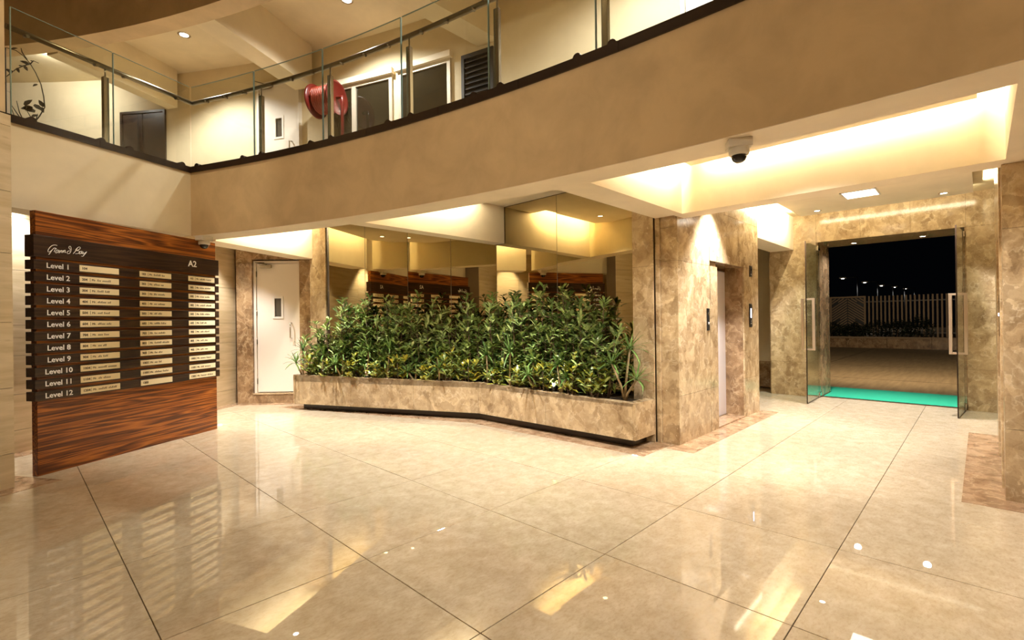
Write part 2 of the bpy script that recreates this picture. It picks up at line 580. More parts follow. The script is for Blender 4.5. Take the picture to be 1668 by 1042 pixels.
# ------------------------------------------------------------------ plan
AC, AR = (-12.913, 0.401), 16.048              # centre and radius of the curved balcony edge
def arc(phi, off=0.0):
    a = math.radians(phi)
    return (AC[0] + (AR + off) * math.cos(a), AC[1] + (AR + off) * math.sin(a))
def arcs(p0, p1, n, off=0.0):
    return [arc(p0 + (p1 - p0) * i / n, off) for i in range(n + 1)]
ZS, ZT = 2.53, 3.33                            # soffit and top of the balcony edge
ZC = 3.06                                      # dropped ceiling panels
PHI0, PHI1 = 25.15, -19.0
LA, LB = (0.040, 6.575), arc(PHI0)             # straight balcony face on the left
ldir = (Vector(LB) - Vector(LA)).normalized()
lnor = Vector((-ldir.y, ldir.x))               # points back under the balcony
def lpt(s, off=0.0):
    return (LB[0] - ldir.x * s + lnor.x * off, LB[1] - ldir.y * s + lnor.y * off)
LLEN = 4.2
def corner(o):
    """where the two balcony edges, both set back by o, meet: (distance past the corner along the straight edge, angle on the arc)"""
    t = 0.0
    for _ in range(40):
        p = (LB[0] + ldir.x * t + lnor.x * o, LB[1] + ldir.y * t + lnor.y * o)
        d = math.hypot(p[0] - AC[0], p[1] - AC[1]) - (AR + o)
        rx, ry = (p[0] - AC[0]) / (AR + o), (p[1] - AC[1]) / (AR + o)
        t -= d / (rx * ldir.x + ry * ldir.y)
    return t, math.degrees(math.atan2(p[1] - AC[1], p[0] - AC[0]))
MV = [(3.784, 7.973), (4.492, 6.68), (5.046, 5.181), (5.040, 4.027), (5.055, 2.919)]   # mirror facets
TW0, TW1 = (-2.3, 6.136), (2.779, 9.541)       # travertine wall behind the directory
DW0, DW1 = (2.765, 9.40), (3.677, 8.53)        # fire door wall
R1 = 18.35                                     # back wall of the upper landing

def cladding(p0, p1, zs, us, t, mat, parent, name='marble_panel', gap=0.003):
    """rows and columns of stone panels standing proud to the left of p0-p1; us in metres from p0"""
    d = Vector((p1[0] - p0[0], p1[1] - p0[1])).normalized()
    out = []
    for i in range(len(us) - 1):
        for j in range(len(zs) - 1):
            a, b_ = us[i] + gap / 2, us[i + 1] - gap / 2
            q0 = (p0[0] + d.x * a, p0[1] + d.y * a)
            q1 = (p0[0] + d.x * b_, p0[1] + d.y * b_)
            out.append(part(name, MB().wall(q0, q1, zs[j] + gap / 2, zs[j + 1] - gap / 2, t), mat, parent, True))
    return out

# ------------------------------------------------------------------ floor
fl = struct('floor', MB().box(-6, 9.9, -5.5, 12, -0.30, -0.012), M['grout'], 'polished cream stone floor of large square tiles across the lobby', 'floor')
tile_me = None
def inside_tile(cx, cy):
    # leave out tiles wholly behind walls
    if cx > 5.8 and cy > 3.2 and cx < 9.0: return False
    if cx > 5.6 and cy > 5.2: return False
    if cy > 9.9 or (cx < -0.6 and cy > 7.6): return False
    if cx > 5.9 and cy < -2.6: return False
    return True
for i in range(-7, 11):
    for j in range(-7, 11):
        x0, y0 = 0.457 + i * 1.03 if False else 0.457 + i, 0.63 + j
        x1, y1 = x0 + 1, y0 + 1
        if x0 < -5.6 or x1 > 10.5 or y0 < -5.4: continue
        if not inside_tile(x0 + .5, y0 + .5): continue
        if tile_me is None:
            tb = MB()
            g, c = 0.0022, 0.0012
            v = [(g, g, -0.012), (1 - g, g, -0.012), (1 - g, 1 - g, -0.012), (g, 1 - g, -0.012)]
            v += [(x, y, -c) for x, y, _ in v] + [(g + c, g + c, 0), (1 - g - c, g + c, 0), (1 - g - c, 1 - g - c, 0), (g + c, 1 - g - c, 0)]
            f = [(3, 2, 1, 0), (8, 9, 10, 11)]
            for k in range(4):
                f += [(k, (k + 1) % 4, 4 + (k + 1) % 4, 4 + k), (4 + k, 4 + (k + 1) % 4, 8 + (k + 1) % 4, 8 + k)]
            tb.add(v, f)
            o = part('tile', tb, M['tile'], fl)
            tile_me = o.data
        else:
            o = bpy.data.objects.new('tile', tile_me)
            COL.objects.link(o)
            o.parent = fl
        w = 1.0
        if x0 < 9.9 < x1:
            w = 9.9 - x0
            o.scale = (w, 1, 1)
        o.location = (x0, y0, 0)

# darker marble border strips laid in the floor
bd = thing('trim_1', 'brown marble border strip in the floor around planter and lift', 'floor border', (4.5, 2.5, 0), kind='structure')
toe = [(3.353, 8.104), (4.57, 5.154), (4.70, 2.70)]
bouter = [(3.111, 8.48), (4.40, 5.06), (4.48, 2.48)]
def slab(poly, z1=0.0025, z0=-0.01):
    return MB().prism(poly, z0, z1)
def lerp(a, b, t): return (a[0] + (b[0] - a[0]) * t, a[1] + (b[1] - a[1]) * t)
for k in range(3):
    a, b_ = k / 3, (k + 1) / 3 - 0.002
    part('border_strip', slab([lerp(bouter[0], bouter[1], a), lerp(bouter[0], bouter[1], b_), lerp((3.5, 8.3), (4.8, 5.2), b_), lerp((3.5, 8.3), (4.8, 5.2), a)]), M['marble_floor'], bd, True)
for k in range(2):
    a, b_ = k / 2, (k + 1) / 2 - 0.002
    part('border_strip', slab([lerp(bouter[1], bouter[2], a), lerp(bouter[1], bouter[2], b_), lerp((4.8, 5.2), (5.12, 2.48), b_), lerp((4.8, 5.2), (5.12, 2.48), a)]), M['marble_floor'], bd, True)
for x0, x1 in ((4.92, 5.9), (5.903, 6.9), (6.903, 7.87)):
    part('border_strip', slab([(x0, 2.16), (x1, 2.16), (x1, 2.46 if x0 < 5 else 2.40), (x0, 2.46 if x0 < 5 else 2.40)]), M['marble_floor'], bd, True)
b2 = thing('trim_2', 'brown marble border strip in the floor below the right hand pier', 'floor border', (5, 0, 0), kind='structure')
for x0, x1 in ((4.95, 5.93), (5.933, 6.93), (6.933, 7.93)):
    part('border_strip', slab([(x0, 0.12), (x1, 0.12), (x1, -0.30), (x0, -0.30)]), M['marble_floor'], b2, True)
part('border_strip', slab([(4.95, -0.302), (5.3, -0.302), (5.3, -4.8), (4.95, -4.8)]), M['marble_floor'], b2, True)
b3 = thing('trim_3', 'dark marble border strip in the floor round the travertine pier', 'floor border', (0, 6, 0), kind='structure')
part('border_strip', slab([(-1.6, 5.03), (0.323, 6.035), (0.01, 6.555), (-1.9, 5.55)]), M['marble_floor'], b3, True)
b4 = thing('trim_4', 'narrow brown marble border strip along the travertine wall', 'floor border', (2, 9, 0), kind='structure')
tdir = (Vector(TW1) - Vector(TW0)).normalized()
tn = Vector((tdir.y, -tdir.x))
part('border_strip', slab([TW0, TW1, (TW1[0] + tn.x * .22, TW1[1] + tn.y * .22), (TW0[0] + tn.x * .22, TW0[1] + tn.y * .22)]), M['marble_floor'], b4, True)
part('border_strip', slab([(2.72, 9.2), (3.55, 8.42), (3.75, 8.62), (2.9, 9.45)], 0.003), M['marble_floor'], b4, True)

# ------------------------------------------------------------------ walls, ground level
# travertine wall behind the directory board
wl = struct('wall_left', MB().wall(TW0, TW1, 0, 3.2, 0.2), M['seam'], 'pale travertine wall behind the wooden directory board', 'wall')
L = (Vector(TW1) - Vector(TW0)).length
cladding(TW1, TW0, [0.0, 0.255, 0.65, 1.08, 1.42, 2.03, 2.62, 3.15], [0, 0.75, 1.95, 3.15, 4.35, 5.55, L], 0.02, M['trav'], wl, 'stone_panel', 0.004)
# travertine pier at the left edge
pd = Vector((0.861, 0.509)).normalized()
PC = (0.010, 6.101)
pb = (PC[0] - pd.x * 1.6, PC[1] - pd.y * 1.6)
pr = struct('wall_pier', MB().wall(pb, PC, 0, 3.25, 0.45), M['seam'], 'travertine pier at the left edge, below the balcony', 'pier')
cladding(PC, pb, [0.0, 0.30, 0.87, 1.44, 2.04, 2.58, 3.15, 3.25], [0, 1.6], 0.02, M['trav'], pr, 'stone_panel', 0.004)

# fire door wall: marble with an opening
dd = (Vector(DW1) - Vector(DW0)).normalized()
dn = Vector((-dd.y, dd.x))                     # away from the lobby
def dpt(u, off=0.0): return (DW0[0] + dd.x * u + dn.x * off, DW0[1] + dd.y * u + dn.y * off)
fdw = struct('wall_back', MB().wall(dpt(-0.1, 0.16), dpt(1.5, 0.16), 0, 3.2, 0.15), M['seam'], 'brown marble wall around the white fire door', 'wall')
def dpanel(u0, u1, z0, z1, t=0.16, o0=0.0):
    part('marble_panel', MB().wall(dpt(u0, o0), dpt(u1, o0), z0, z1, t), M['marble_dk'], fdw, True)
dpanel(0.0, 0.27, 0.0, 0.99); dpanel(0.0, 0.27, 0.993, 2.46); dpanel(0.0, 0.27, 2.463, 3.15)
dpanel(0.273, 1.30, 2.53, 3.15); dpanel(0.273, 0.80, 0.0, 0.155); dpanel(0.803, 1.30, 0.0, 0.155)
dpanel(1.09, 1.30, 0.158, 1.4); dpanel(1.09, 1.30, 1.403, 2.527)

def fire_door(name, pt, z0, z1, w, label, lean=1):
    """pt(u, off): plan point, off away from the viewer; leaf from u=0 to w"""
    p = pt(0, 0)
    d_ = thing(name, label, 'door', (p[0], p[1], z0), kind='structure')
    fr = MB()
    fr.wall(pt(-0.05, 0.02), pt(-0.008, 0.02), z0, z1 + 0.05, 0.1)
    fr.wall(pt(w + 0.008, 0.02), pt(w + 0.05, 0.02), z0, z1 + 0.05, 0.1)
    fr.wall(pt(-0.05, 0.02), pt(w + 0.05, 0.02), z1 + 0.008, z1 + 0.05, 0.1)
    part('door_frame', fr, M['doorwhite'], d_, True)
    leaf = MB()
    v0, v1, a, b_ = z0 + 0.58 * (z1 - z0), z0 + 0.74 * (z1 - z0), 0.40 * w, 0.62 * w
    for q in ((0, a, z0 + .012, z1), (b_, w, z0 + .012, z1), (a, b_, z0 + .012, v0), (a, b_, v1, z1)):
        leaf.wall(pt(q[0], 0.04), pt(q[1], 0.04), q[2], q[3], 0.045)
    lf = part('door_leaf', leaf, M['doorwhite'], d_, True)
    vf = MB()
    for q in ((a - .015, a + .02, v0 - .015, v1 + .015), (b_ - .02, b_ + .015, v0 - .015, v1 + .015), (a + .02, b_ - .02, v0 - .015, v0 + .02), (a + .02, b_ - .02, v1 - .02, v1 + .015)):
        vf.wall(pt(q[0], 0.03), pt(q[1], 0.03), q[2], q[3], 0.02)
    part('vision_frame', vf, M['white'], lf, True)
    part('vision_pane', MB().wall(pt(a + .015, 0.055), pt(b_ - .015, 0.055), v0 + .015, v1 - .015, 0.008), M['visglass'], lf, True)
    h = MB()
    u_ = w - 0.12
    zh0, zh1 = z0 + 0.42 * (z1 - z0), z0 + 0.54 * (z1 - z0)
    A, B = pt(u_, 0.04), pt(u_, -0.02)
    h.tube([(A[0], A[1], zh0), (B[0], B[1], zh0 + .012), (B[0], B[1], zh1 - .012), (A[0], A[1], zh1)], 0.011, 8)
    part('pull_handle', h, M['chrome'], lf, True)
    for zh in (0.09, 0.40, 0.62, 0.92):
        q = pt(-0.004, 0.03)
        part('hinge', MB().tube([(q[0], q[1], z0 + zh * (z1 - z0) - .05), (q[0], q[1], z0 + zh * (z1 - z0) + .05)], 0.010, 8), M['rail'], d_, True)
    cl = MB()
    cl.wall(pt(0.07, -0.02), pt(0.27, -0.02), z1 - .075, z1 - .02, 0.055)
    cb = part('closer_body', cl, M['steel'], d_, True, 0.004)
    q = [pt(0.2, -0.005), pt(0.06, -0.14), pt(0.14, 0.03)]
    part('closer_arm', MB().tube([(q[0][0], q[0][1], z1 - .015), (q[1][0], q[1][1], z1 + .006), (q[2][0], q[2][1], z1 + .02)], 0.008, 6), M['rail'], cb, True)
    return d_
fire_door('door_1', lambda u_, o: dpt(0.325 + u_, o + 0.03), 0.18, 2.46, 0.715, 'white fire door with small vision window in brown marble wall')
part('threshold', MB().wall(dpt(0.273, -0.01), dpt(1.09, -0.01), 0.157, 0.18, 0.15), M['marble'], fdw, True)

# marble column between door and mirror, standing edge of the mirror
cw = struct('column', MB().prism([(3.70, 8.50), (3.765, 8.03), (3.90, 8.05), (3.84, 8.52)], 0, 3.2), M['seam'], 'light brown marble pilaster between the fire door and the mirror', 'column')
cladding((3.765, 8.03), (3.70, 8.50), [0, 0.95, 2.0, 2.57, 3.15], [0, 0.475], 0.02, M['marble'], cw, 'marble_panel')

# mirror wall
mw = struct('wall_mirror', MB().sweep(MV, [(0.16, 0.0), (0.16, 3.2), (0.02, 3.2), (0.02, 0.0)]), M['seam'], 'wall that carries the bronze mirror panels behind the planter', 'wall')
mir = thing('wall_mirror_panels', 'tall bronze tinted mirror of faceted panels behind the planter', 'mirror', (MV[2][0], MV[2][1], 0))
def mpanel(a, b_):
    part('mirror_panel', MB().wall(lerp(a, b_, 0.0012), lerp(a, b_, 0.9988), 0.40, ZC - 0.005, 0.008), M['mirror'], mir, True)
for a, b_, t in ((MV[0], MV[1], 0.47), (MV[1], MV[2], 0.506), (MV[2], MV[3], None), (MV[3], MV[4], None)):
    if t is None:
        mpanel(a, b_)
    else:
        mpanel(a, lerp(a, b_, t)); mpanel(lerp(a, b_, t), b_)
for c in (lerp(MV[0], MV[1], 0.47), MV[1], lerp(MV[1], MV[2], 0.506), MV[2], MV[3]):
    part('joint_strip', MB().wall((c[0] - .003, c[1] + .003), (c[0] + .001, c[1] - .004), 0.40, ZC - 0.005, 0.006), M['rail'], mir, True)
part('edge_trim', MB().wall((3.772, 8.02), (3.79, 7.975), 0.4, ZC - 0.01, 0.1), M['granite'], mir, True)

# marble pilaster right of the mirror, and the lift core
lw = thing('wall_lift', 'brown marble wall of the lift core with a joint above the lift door', 'wall', (5.1, 2.4, 0), kind='structure')
core = MB()
core.box(5.14, 6.216, 2.42, 5.2, 0, 3.2)
core.box(7.21, 7.80, 2.42, 5.2, 0, 3.2)
core.box(6.216, 7.21, 2.42, 5.2, 2.13, 3.2)
core.box(6.216, 7.21, 2.72, 5.2, 0, 2.13)
part('wall_core', core, M['seam'], lw, True)
def face_y(x0, x1, y, zs, mat=M['marble'], par=lw, t=0.02):
    for a, b_ in zip(zs[:-1], zs[1:]):
        part('marble_panel', MB().box(x0 + .0015, x1 - .0015, min(y, y + t), max(y, y + t), a + .0015, b_ - .0015), mat, par, True)
def face_x(y0, y1, x, zs, mat=M['marble'], par=lw, t=0.02):
    for a, b_ in zip(zs[:-1], zs[1:]):
        part('marble_panel', MB().box(min(x, x + t), max(x, x + t), y0 + .0015, y1 - .0015, a + .0015, b_ - .0015), mat, par, True)
face_y(5.12, 5.995, 2.40, [0, 0.54, 2.045, 3.15])
face_y(6.005, 6.236, 2.40, [0, 0.54, 2.045])
face_y(6.005, 7.19, 2.40, [2.11, 2.75, 3.15])
face_y(7.19, 7.80, 2.40, [0, 0.54, 2.11, 2.75, 3.15])
face_x(2.402, 2.60, 5.12, [0, 2.045, 2.42, 3.15])
face_x(2.66, 2.93, 5.055, [0, 0.9, 2.0, 3.15])
part('corner_bead', MB().box(5.09, 5.135, 2.602, 2.655, 0, 3.15), M['marble'], lw, True, 0.006)
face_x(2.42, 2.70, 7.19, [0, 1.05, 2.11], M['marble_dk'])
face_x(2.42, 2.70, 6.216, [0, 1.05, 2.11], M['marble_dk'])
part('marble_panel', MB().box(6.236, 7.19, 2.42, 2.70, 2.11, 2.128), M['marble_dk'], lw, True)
face_x(2.42, 2.8, 7.80, [0, 1.05, 2.11, 3.15])
part('marble_sill', MB().box(6.236, 7.19, 2.40, 2.70, 0, 0.02), M['marble_floor'], lw, True)
ld = thing('door_2', 'closed steel lift door set deep in the marble wall', 'lift door', (6.71, 2.68, 0), kind='structure')
for x0, x1 in ((6.24, 6.48), (6.482, 6.71), (6.713, 6.95), (6.952, 7.186)):
    part('door_leaf', MB().box(x0, x1, 2.66, 2.70, 0.022, 2.06), M['doorsteel'], ld, True, 0.003)
part('door_header', MB().box(6.24, 7.186, 2.65, 2.70, 2.065, 2.11), M['steel'], ld, True, 0.002)
part('door_track', MB().box(6.24, 7.186, 2.64, 2.70, 0.02, 0.028), M['steel'], ld, True)

def call_panel(x, z0, z1, w, label, disp):
    c = thing('lift_call_panel', label, 'call panel', (x, 2.40, (z0 + z1) / 2), group=None)
    part('face_plate', MB().box(x - w / 2, x + w / 2, 2.388, 2.40, z0, z1), M['black'], c, True, 0.002)
    if disp:
        part('display', MB().box(x - w * .17, x + w * .17, 2.386, 2.389, z0 + (z1 - z0) * .40, z0 + (z1 - z0) * .80), M['display'], c, True)
        for q in (.15, .25):
            part('button', MB().lathe([(0.008, 0), (0.010, 0.002), (0.006, 0.004)], (x, 2.388, z0 + (z1 - z0) * q), 10, (0, -1, 0)), M['letter'], c, True)
    else:
        part('button', MB().lathe([(0.012, 0), (0.014, 0.002), (0.010, 0.004)], (x, 2.388, z0 + (z1 - z0) * .32), 12, (0, -1, 0)), M['letter'], c, True)
        part('button', MB().lathe([(0.012, 0), (0.014, 0.002), (0.010, 0.004)], (x, 2.388, z0 + (z1 - z0) * .76), 12, (0, -1, 0)), M['steel'], c, True)
        part('button', MB().lathe([(0.006, 0), (0.007, 0.002)], (x, 2.388, z0 + (z1 - z0) * .10), 10, (0, -1, 0)), M['steel'], c, True)
call_panel(5.92, 1.25, 1.52, 0.065, 'black lift call panel on the marble left of the lift door', False)
call_panel(7.44, 1.265, 1.60, 0.10, 'black lift panel with blue white display right of the lift door', True)
li = thing('lift_indicator', 'small black floor indicator plate high above the lit lift panel', 'indicator', (7.465, 2.4, 2.07))
part('face_plate', MB().box(7.415, 7.515, 2.388, 2.40, 1.99, 2.15), M['black'], li, True, 0.002)
part('arrow', MB().box(7.445, 7.485, 2.386, 2.389, 2.02, 2.032), M['letter'], li, True)
part('digit', MB().box(7.45, 7.48, 2.386, 2.389, 2.08, 2.10), M['steel'], li, True)

# right hand pier, mirror image of the lift core
rp = thing('wall_right', 'brown marble pier at the right edge of the lobby', 'wall', (5.2, -0.12, 0), kind='structure')
core = MB()
core.box(5.22, 5.84, -5.4, -0.14, 0, 3.2)
core.box(6.82, 7.80, -5.4, -0.14, 0, 3.2)
core.box(5.84, 6.82, -5.4, -0.14, 2.13, 3.2)
core.box(5.84, 6.82, -5.4, -0.44, 0, 2.13)
part('wall_core', core, M['seam'], rp, True)
def facem_y(x0, x1, zs):
    face_y(x0, x1, -0.14, zs, M['marble'], rp)
facem_y(5.20, 5.86, [0, 0.54, 2.045, 3.15]); facem_y(6.80, 7.80, [0, 0.54, 2.045, 3.15]); facem_y(5.862, 6.798, [2.11, 3.15])
ys = [-0.12, -0.92, -1.82, -2.72, -3.62, -4.52, -5.4]
for a, b_ in zip(ys[:-1], ys[1:]):
    face_x(b_, a, 5.20, [0, 0.54, 2.045, 2.53, 3.15], M['marble'], rp)
face_x(-0.44, -0.14, 6.80, [0, 2.11], M['marble_dk'], rp)
part('door_jamb', MB().box(5.84, 5.88, -0.44, -0.112, 0, 2.13), M['marble'], rp, True, 0.004)
part('door_jamb', MB().box(6.79, 6.83, -0.44, -0.112, 0, 2.13), M['marble'], rp, True, 0.004)
part('corner_bead', MB().box(5.55, 5.575, -0.122, -0.108, 0, 3.15), M['marble'], rp, True, 0.003)
d6 = thing('door_3', 'lift door in the right hand pier, seen edge on', 'lift door', (6.3, -0.4, 0), kind='structure')
part('door_leaf', MB().box(5.885, 6.335, -0.42, -0.38, 0.02, 2.1), M['doorsteel'], d6, True, 0.003)
part('door_leaf', MB().box(6.338, 6.785, -0.42, -0.38, 0.02, 2.1), M['doorsteel'], d6, True, 0.003)
cp = thing('lift_call_panel', 'steel lift call panel seen edge on at the right hand pier', 'call panel', (5.68, -0.12, 1.4))
part('face_plate', MB().box(5.64, 5.72, -0.122, -0.106, 1.22, 1.56), M['steel'], cp, True, 0.002)
part('button', MB().lathe([(0.012, 0), (0.014, 0.003), (0.010, 0.006)], (5.68, -0.107, 1.40), 12, (0, 1, 0)), M['display'], cp, True)

# entrance wall with the glass door opening
ew = thing('wall_entrance', 'brown marble wall around the open glass entrance doors', 'wall', (9.75, 1, 0), kind='structure')
core = MB()
core.box(9.77, 10.65, 2.05, 2.79, 0, 3.25)
core.box(9.77, 10.65, -4.0, 0.15, 0, 3.25)
core.box(9.77, 10.65, 0.15, 2.05, 2.71, 3.25)
part('wall_core', core, M['seam'], ew, True)
def face_e(y0, y1, zs):
    face_x(y0, y1, 9.75, zs, M['marble'], ew)
face_e(2.05, 2.79, [0, 0.60, 1.60, 2.69, 3.22]); face_e(-0.75, 0.15, [0, 0.60, 1.6, 2.69, 3.22]); face_e(-1.7, -0.752, [0, 1.6, 3.22])
for a, b_ in ((0.15, 0.78), (0.78, 1.42), (1.42, 2.05)):
    face_e(a, b_, [2.69, 3.22])
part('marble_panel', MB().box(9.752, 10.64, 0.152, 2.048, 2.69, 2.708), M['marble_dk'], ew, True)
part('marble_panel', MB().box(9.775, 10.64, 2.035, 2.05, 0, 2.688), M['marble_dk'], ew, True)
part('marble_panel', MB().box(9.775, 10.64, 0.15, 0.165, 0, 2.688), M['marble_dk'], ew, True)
part('marble_panel', MB().box(9.77, 10.6, 2.79, 2.81, 0, 3.22), M['marble'], ew, True)
part('floor_track', MB().box(9.86, 9.92, 0.166, 2.034, 0, 0.012), M['rail'], ew, True)

def glass_door(name, hinge, tip, label):
    h, t = Vector(hinge), Vector(tip)
    d = (t - h).normalized()
    n = Vector((-d.y, d.x))
    D = thing(name, label, 'glass door', (hinge[0], hinge[1], 0), kind='structure')
    W = (t - h).length
    a = h + d * 0.012
    part('glass_pane', MB().wall(tuple(a - n * 0.006), tuple(t - n * 0.006), 0.012, 2.62, 0.012), M['doorglass'], D, True)
    e = MB()
    e.wall(tuple(t - n * 0.0075), tuple(t + d * 0.012 - n * 0.0075), 0.012, 2.62, 0.015)
    part('glass_edge', e, M['granite'], D, True)
    e = MB().wall(tuple(a - n * 0.007), tuple(t - n * 0.007), 0.004, 0.013, 0.014)
    part('bottom_edge', e, M['granite'], D, True)
    for z0, z1 in ((0.01, 0.09), (2.55, 2.63)):
        part('patch_fitting', MB().wall(tuple(h - n * 0.016), tuple(h + d * 0.13 - n * 0.016), z0, z1, 0.032), M['chrome'], D, True, 0.003)
    u_ = W - 0.11
    c = h + d * u_
    loop = []
    s = 0.078
    zb, zt = 0.86, 1.70
    hd = MB()
    for sgn in (-1, 1):
        p = c + n * s * sgn
        hd.prism([tuple(p + d * .018 + n * .018), tuple(p - d * .018 + n * .018), tuple(p - d * .018 - n * .018), tuple(p + d * .018 - n * .018)], zb, zt)
    for z in (zb, zt - 0.028):
        a_, b_ = c - n * s, c + n * s
        hd.prism([tuple(a_ + d * .013), tuple(a_ - d * .013), tuple(b_ - d * .013), tuple(b_ + d * .013)], z, z + 0.028)
    part('pull_handle', hd, M['handle'], D, True, 0.002)
    return D
glass_door('door_4', (9.86, 2.032), (8.90, 2.02), 'open glass entrance door leaf on the lift side')
glass_door('door_5', (9.86, 0.168), (8.92, 0.235), 'open glass entrance door leaf on the right side')

# passage beyond the lift
pw = struct('wall_passage', MB().box(10.62, 10.8, 2.8, 6.4, 0, 3.2).box(7.8, 10.8, 6.2, 6.4, 0, 3.2).box(7.72, 7.8, 2.8, 6.3, 0, 3.2), M['cream'], 'cream painted end wall of the side passage by the lift', 'wall')
part('skirting', MB().box(10.595, 10.619, 2.82, 6.2, 0, 0.52), M['marble_dk'], pw, True)
sk = thing('wall_switch', 'small white wall switch above the dark skirting in the passage', 'switch', (10.615, 3.0, 0.6))
part('face_plate', MB().box(10.604, 10.618, 2.86, 3.0, 0.54, 0.66), M['socket'], sk, True, 0.003)
part('rocker', MB().box(10.600, 10.606, 2.90, 2.96, 0.57, 0.63), M['white'], sk, True)
rw_ = struct('wall_passage_right', MB().box(7.8, 9.8, -4.2, -4.0, 0, 3.2), M['cream'], 'cream end wall of the passage opposite, hidden by the pier', 'wall')

# ------------------------------------------------------------------ balcony slab, beams, ceilings
slab_poly = arcs(PHI0, PHI1, 48, 0.15) + [(10.7, -5.5), (10.7, 6.4), (6.4, 9.0), (5.0, 12.0), (0.6, 14.3), (-6.2, 14.3), (-6.2, 6.0), lpt(LLEN, 0.1), lpt(0, 0.1)]
struct('ceiling', MB().prism(slab_poly, 3.19, ZT - 0.01), M['cream'], 'underside of the upper floor slab above the lit ceiling coves', 'ceiling')
bal = thing('wall_balcony', 'beige curved balcony face sweeping across above the lobby', 'balcony wall', arc(10) + (ZS,), kind='structure')
part('curved_face', MB().sweep(arcs(PHI0, PHI1, 64), [(0, ZS), (0, ZT), (0.30, ZT), (0.30, ZS)]), M['fascia'], bal, True)
part('soffit_strip', MB().sweep(arcs(PHI0, PHI1, 64), [(0.004, ZS - 0.004), (0.004, ZS + 0.001), (0.302, ZS + 0.001), (0.302, ZS - 0.004)]), M['soffit'], bal, True)
part('inner_face', MB().sweep(arcs(PHI0, PHI1, 64, 0.30), [(0, ZS - 0.003), (0, 3.19), (0.004, 3.19), (0.004, ZS - 0.003)]), M['cream'], bal, True)
bl = thing('wall_balcony_left', 'pale straight balcony face above the directory board', 'balcony wall', LA + (ZS,), kind='structure')
part('flat_face', MB().wall(lpt(LLEN), lpt(0.0), ZS, ZT, 0.30), M['cream'], bl, True)
cap = thing('trim_5', 'dark granite coping along the curved balcony edge', 'coping', arc(10) + (ZT,), kind='structure')
n = 9
edges = [corner(0.1)[1], 21.4, 18.2, 15.0, 11.6, 8.4, 5.2, 1.4, -2.5, -7, -13, PHI1]
for a, b_ in zip(edges[:-1], edges[1:]):
    part('coping_stone', MB().sweep(arcs(a, b_ + 0.01, 8), [(-0.015, ZT), (-0.015, ZT + 0.075), (0.20, ZT + 0.075), (0.20, ZT)]), M['granite'], cap, True)
cap2 = thing('trim_6', 'dark granite coping along the straight balcony edge on the left', 'coping', LA + (ZT,), kind='structure')
for a, b_ in ((-corner(0.1)[0], 1.0), (1.003, 1.9), (1.903, 2.8), (2.803, LLEN)):
    part('coping_stone', MB().wall(lpt(b_, -0.015), lpt(a, -0.015), ZT, ZT + 0.075, 0.215), M['granite'], cap2, True)

def beam(name, poly, label, z0=ZS, z1=3.19, mat=None):
    return struct(name, MB().prism(poly, z0, z1), mat or M['soffit'], label, 'beam')
bA0, bA1 = (1.95, 7.455), (3.74, 8.44)
bd_ = (Vector(bA1) - Vector(bA0)).normalized()
bn = Vector((-bd_.y, bd_.x))
beam('beam', [bA0, bA1, (bA1[0] + bn.x * .36, bA1[1] + bn.y * .36), (bA0[0] + bn.x * .36, bA0[1] + bn.y * .36)], 'ceiling beam in front of the fire door')
beam('beam', [(2.76, 5.0), (5.035, 5.0), (5.02, 5.21), (2.70, 5.21)], 'ceiling beam that meets the middle of the mirror')
beam('beam', [(3.28, 2.31), (5.06, 2.31), (5.06, 2.63), (3.26, 2.63)], 'ceiling beam from the balcony edge to the lift core')
beam('beam', [(5.05, -5.3), (5.30, -5.3), (5.30, 2.41), (5.05, 2.41)], 'ceiling beam across the entrance to the lift lobby')
beam('beam', [(3.42, -0.14), (5.05, -0.14), (5.05, -0.46), (3.41, -0.46)], 'ceiling beam at the right end of the bright entrance coffer')
beam('beam', [(7.80, 2.40), (9.75, 2.40), (9.75, 2.78), (7.80, 2.78)], 'white bulkhead over the side passage', 2.60, 3.19)

def cpanel(poly, label, z=ZC):
    return struct('ceiling_panel', MB().prism(poly, z, z + 0.05), M['soffit'], label, 'ceiling panel')
inner = [arc(p, 0.32) for p in (16.2, 14.5, 12.5, 10.5, 8.6)]
cpanel([(4.45, 4.995), (5.03, 4.99), (5.03, 2.64), (3.30, 2.64)] + [arc(p, 0.315) for p in (8.6, 10.5, 12.5, 14.5)] + [(3.06, 4.72), (4.45, 4.72)], 'dropped ceiling panel in front of the mirror')
cpanel([(3.50, 2.14), (4.90, 2.14), (4.90, 0.005), (3.50, 0.005)], 'dropped ceiling panel inside the entrance coffer', 2.975)
cpanel([(5.34, 2.12), (9.10, 2.12), (9.10, 0.06), (5.34, 0.06)], 'dropped ceiling panel of the lift lobby with downlights')
cpanel([arc(16.8, 0.32), arc(18.8, 0.32), arc(21, 0.32), arc(23.2, 0.32), (2.35, 7.35), (3.70, 8.05), (4.42, 6.68), (4.95, 5.24)], 'dropped ceiling panel between fire door beam and mirror')
cpanel([lpt(4.0, 0.32), lpt(0.0, 0.32), (1.85, 7.6), (3.6, 8.7), (2.70, 9.38), (-2.2, 6.1)], 'plain ceiling behind the directory board')

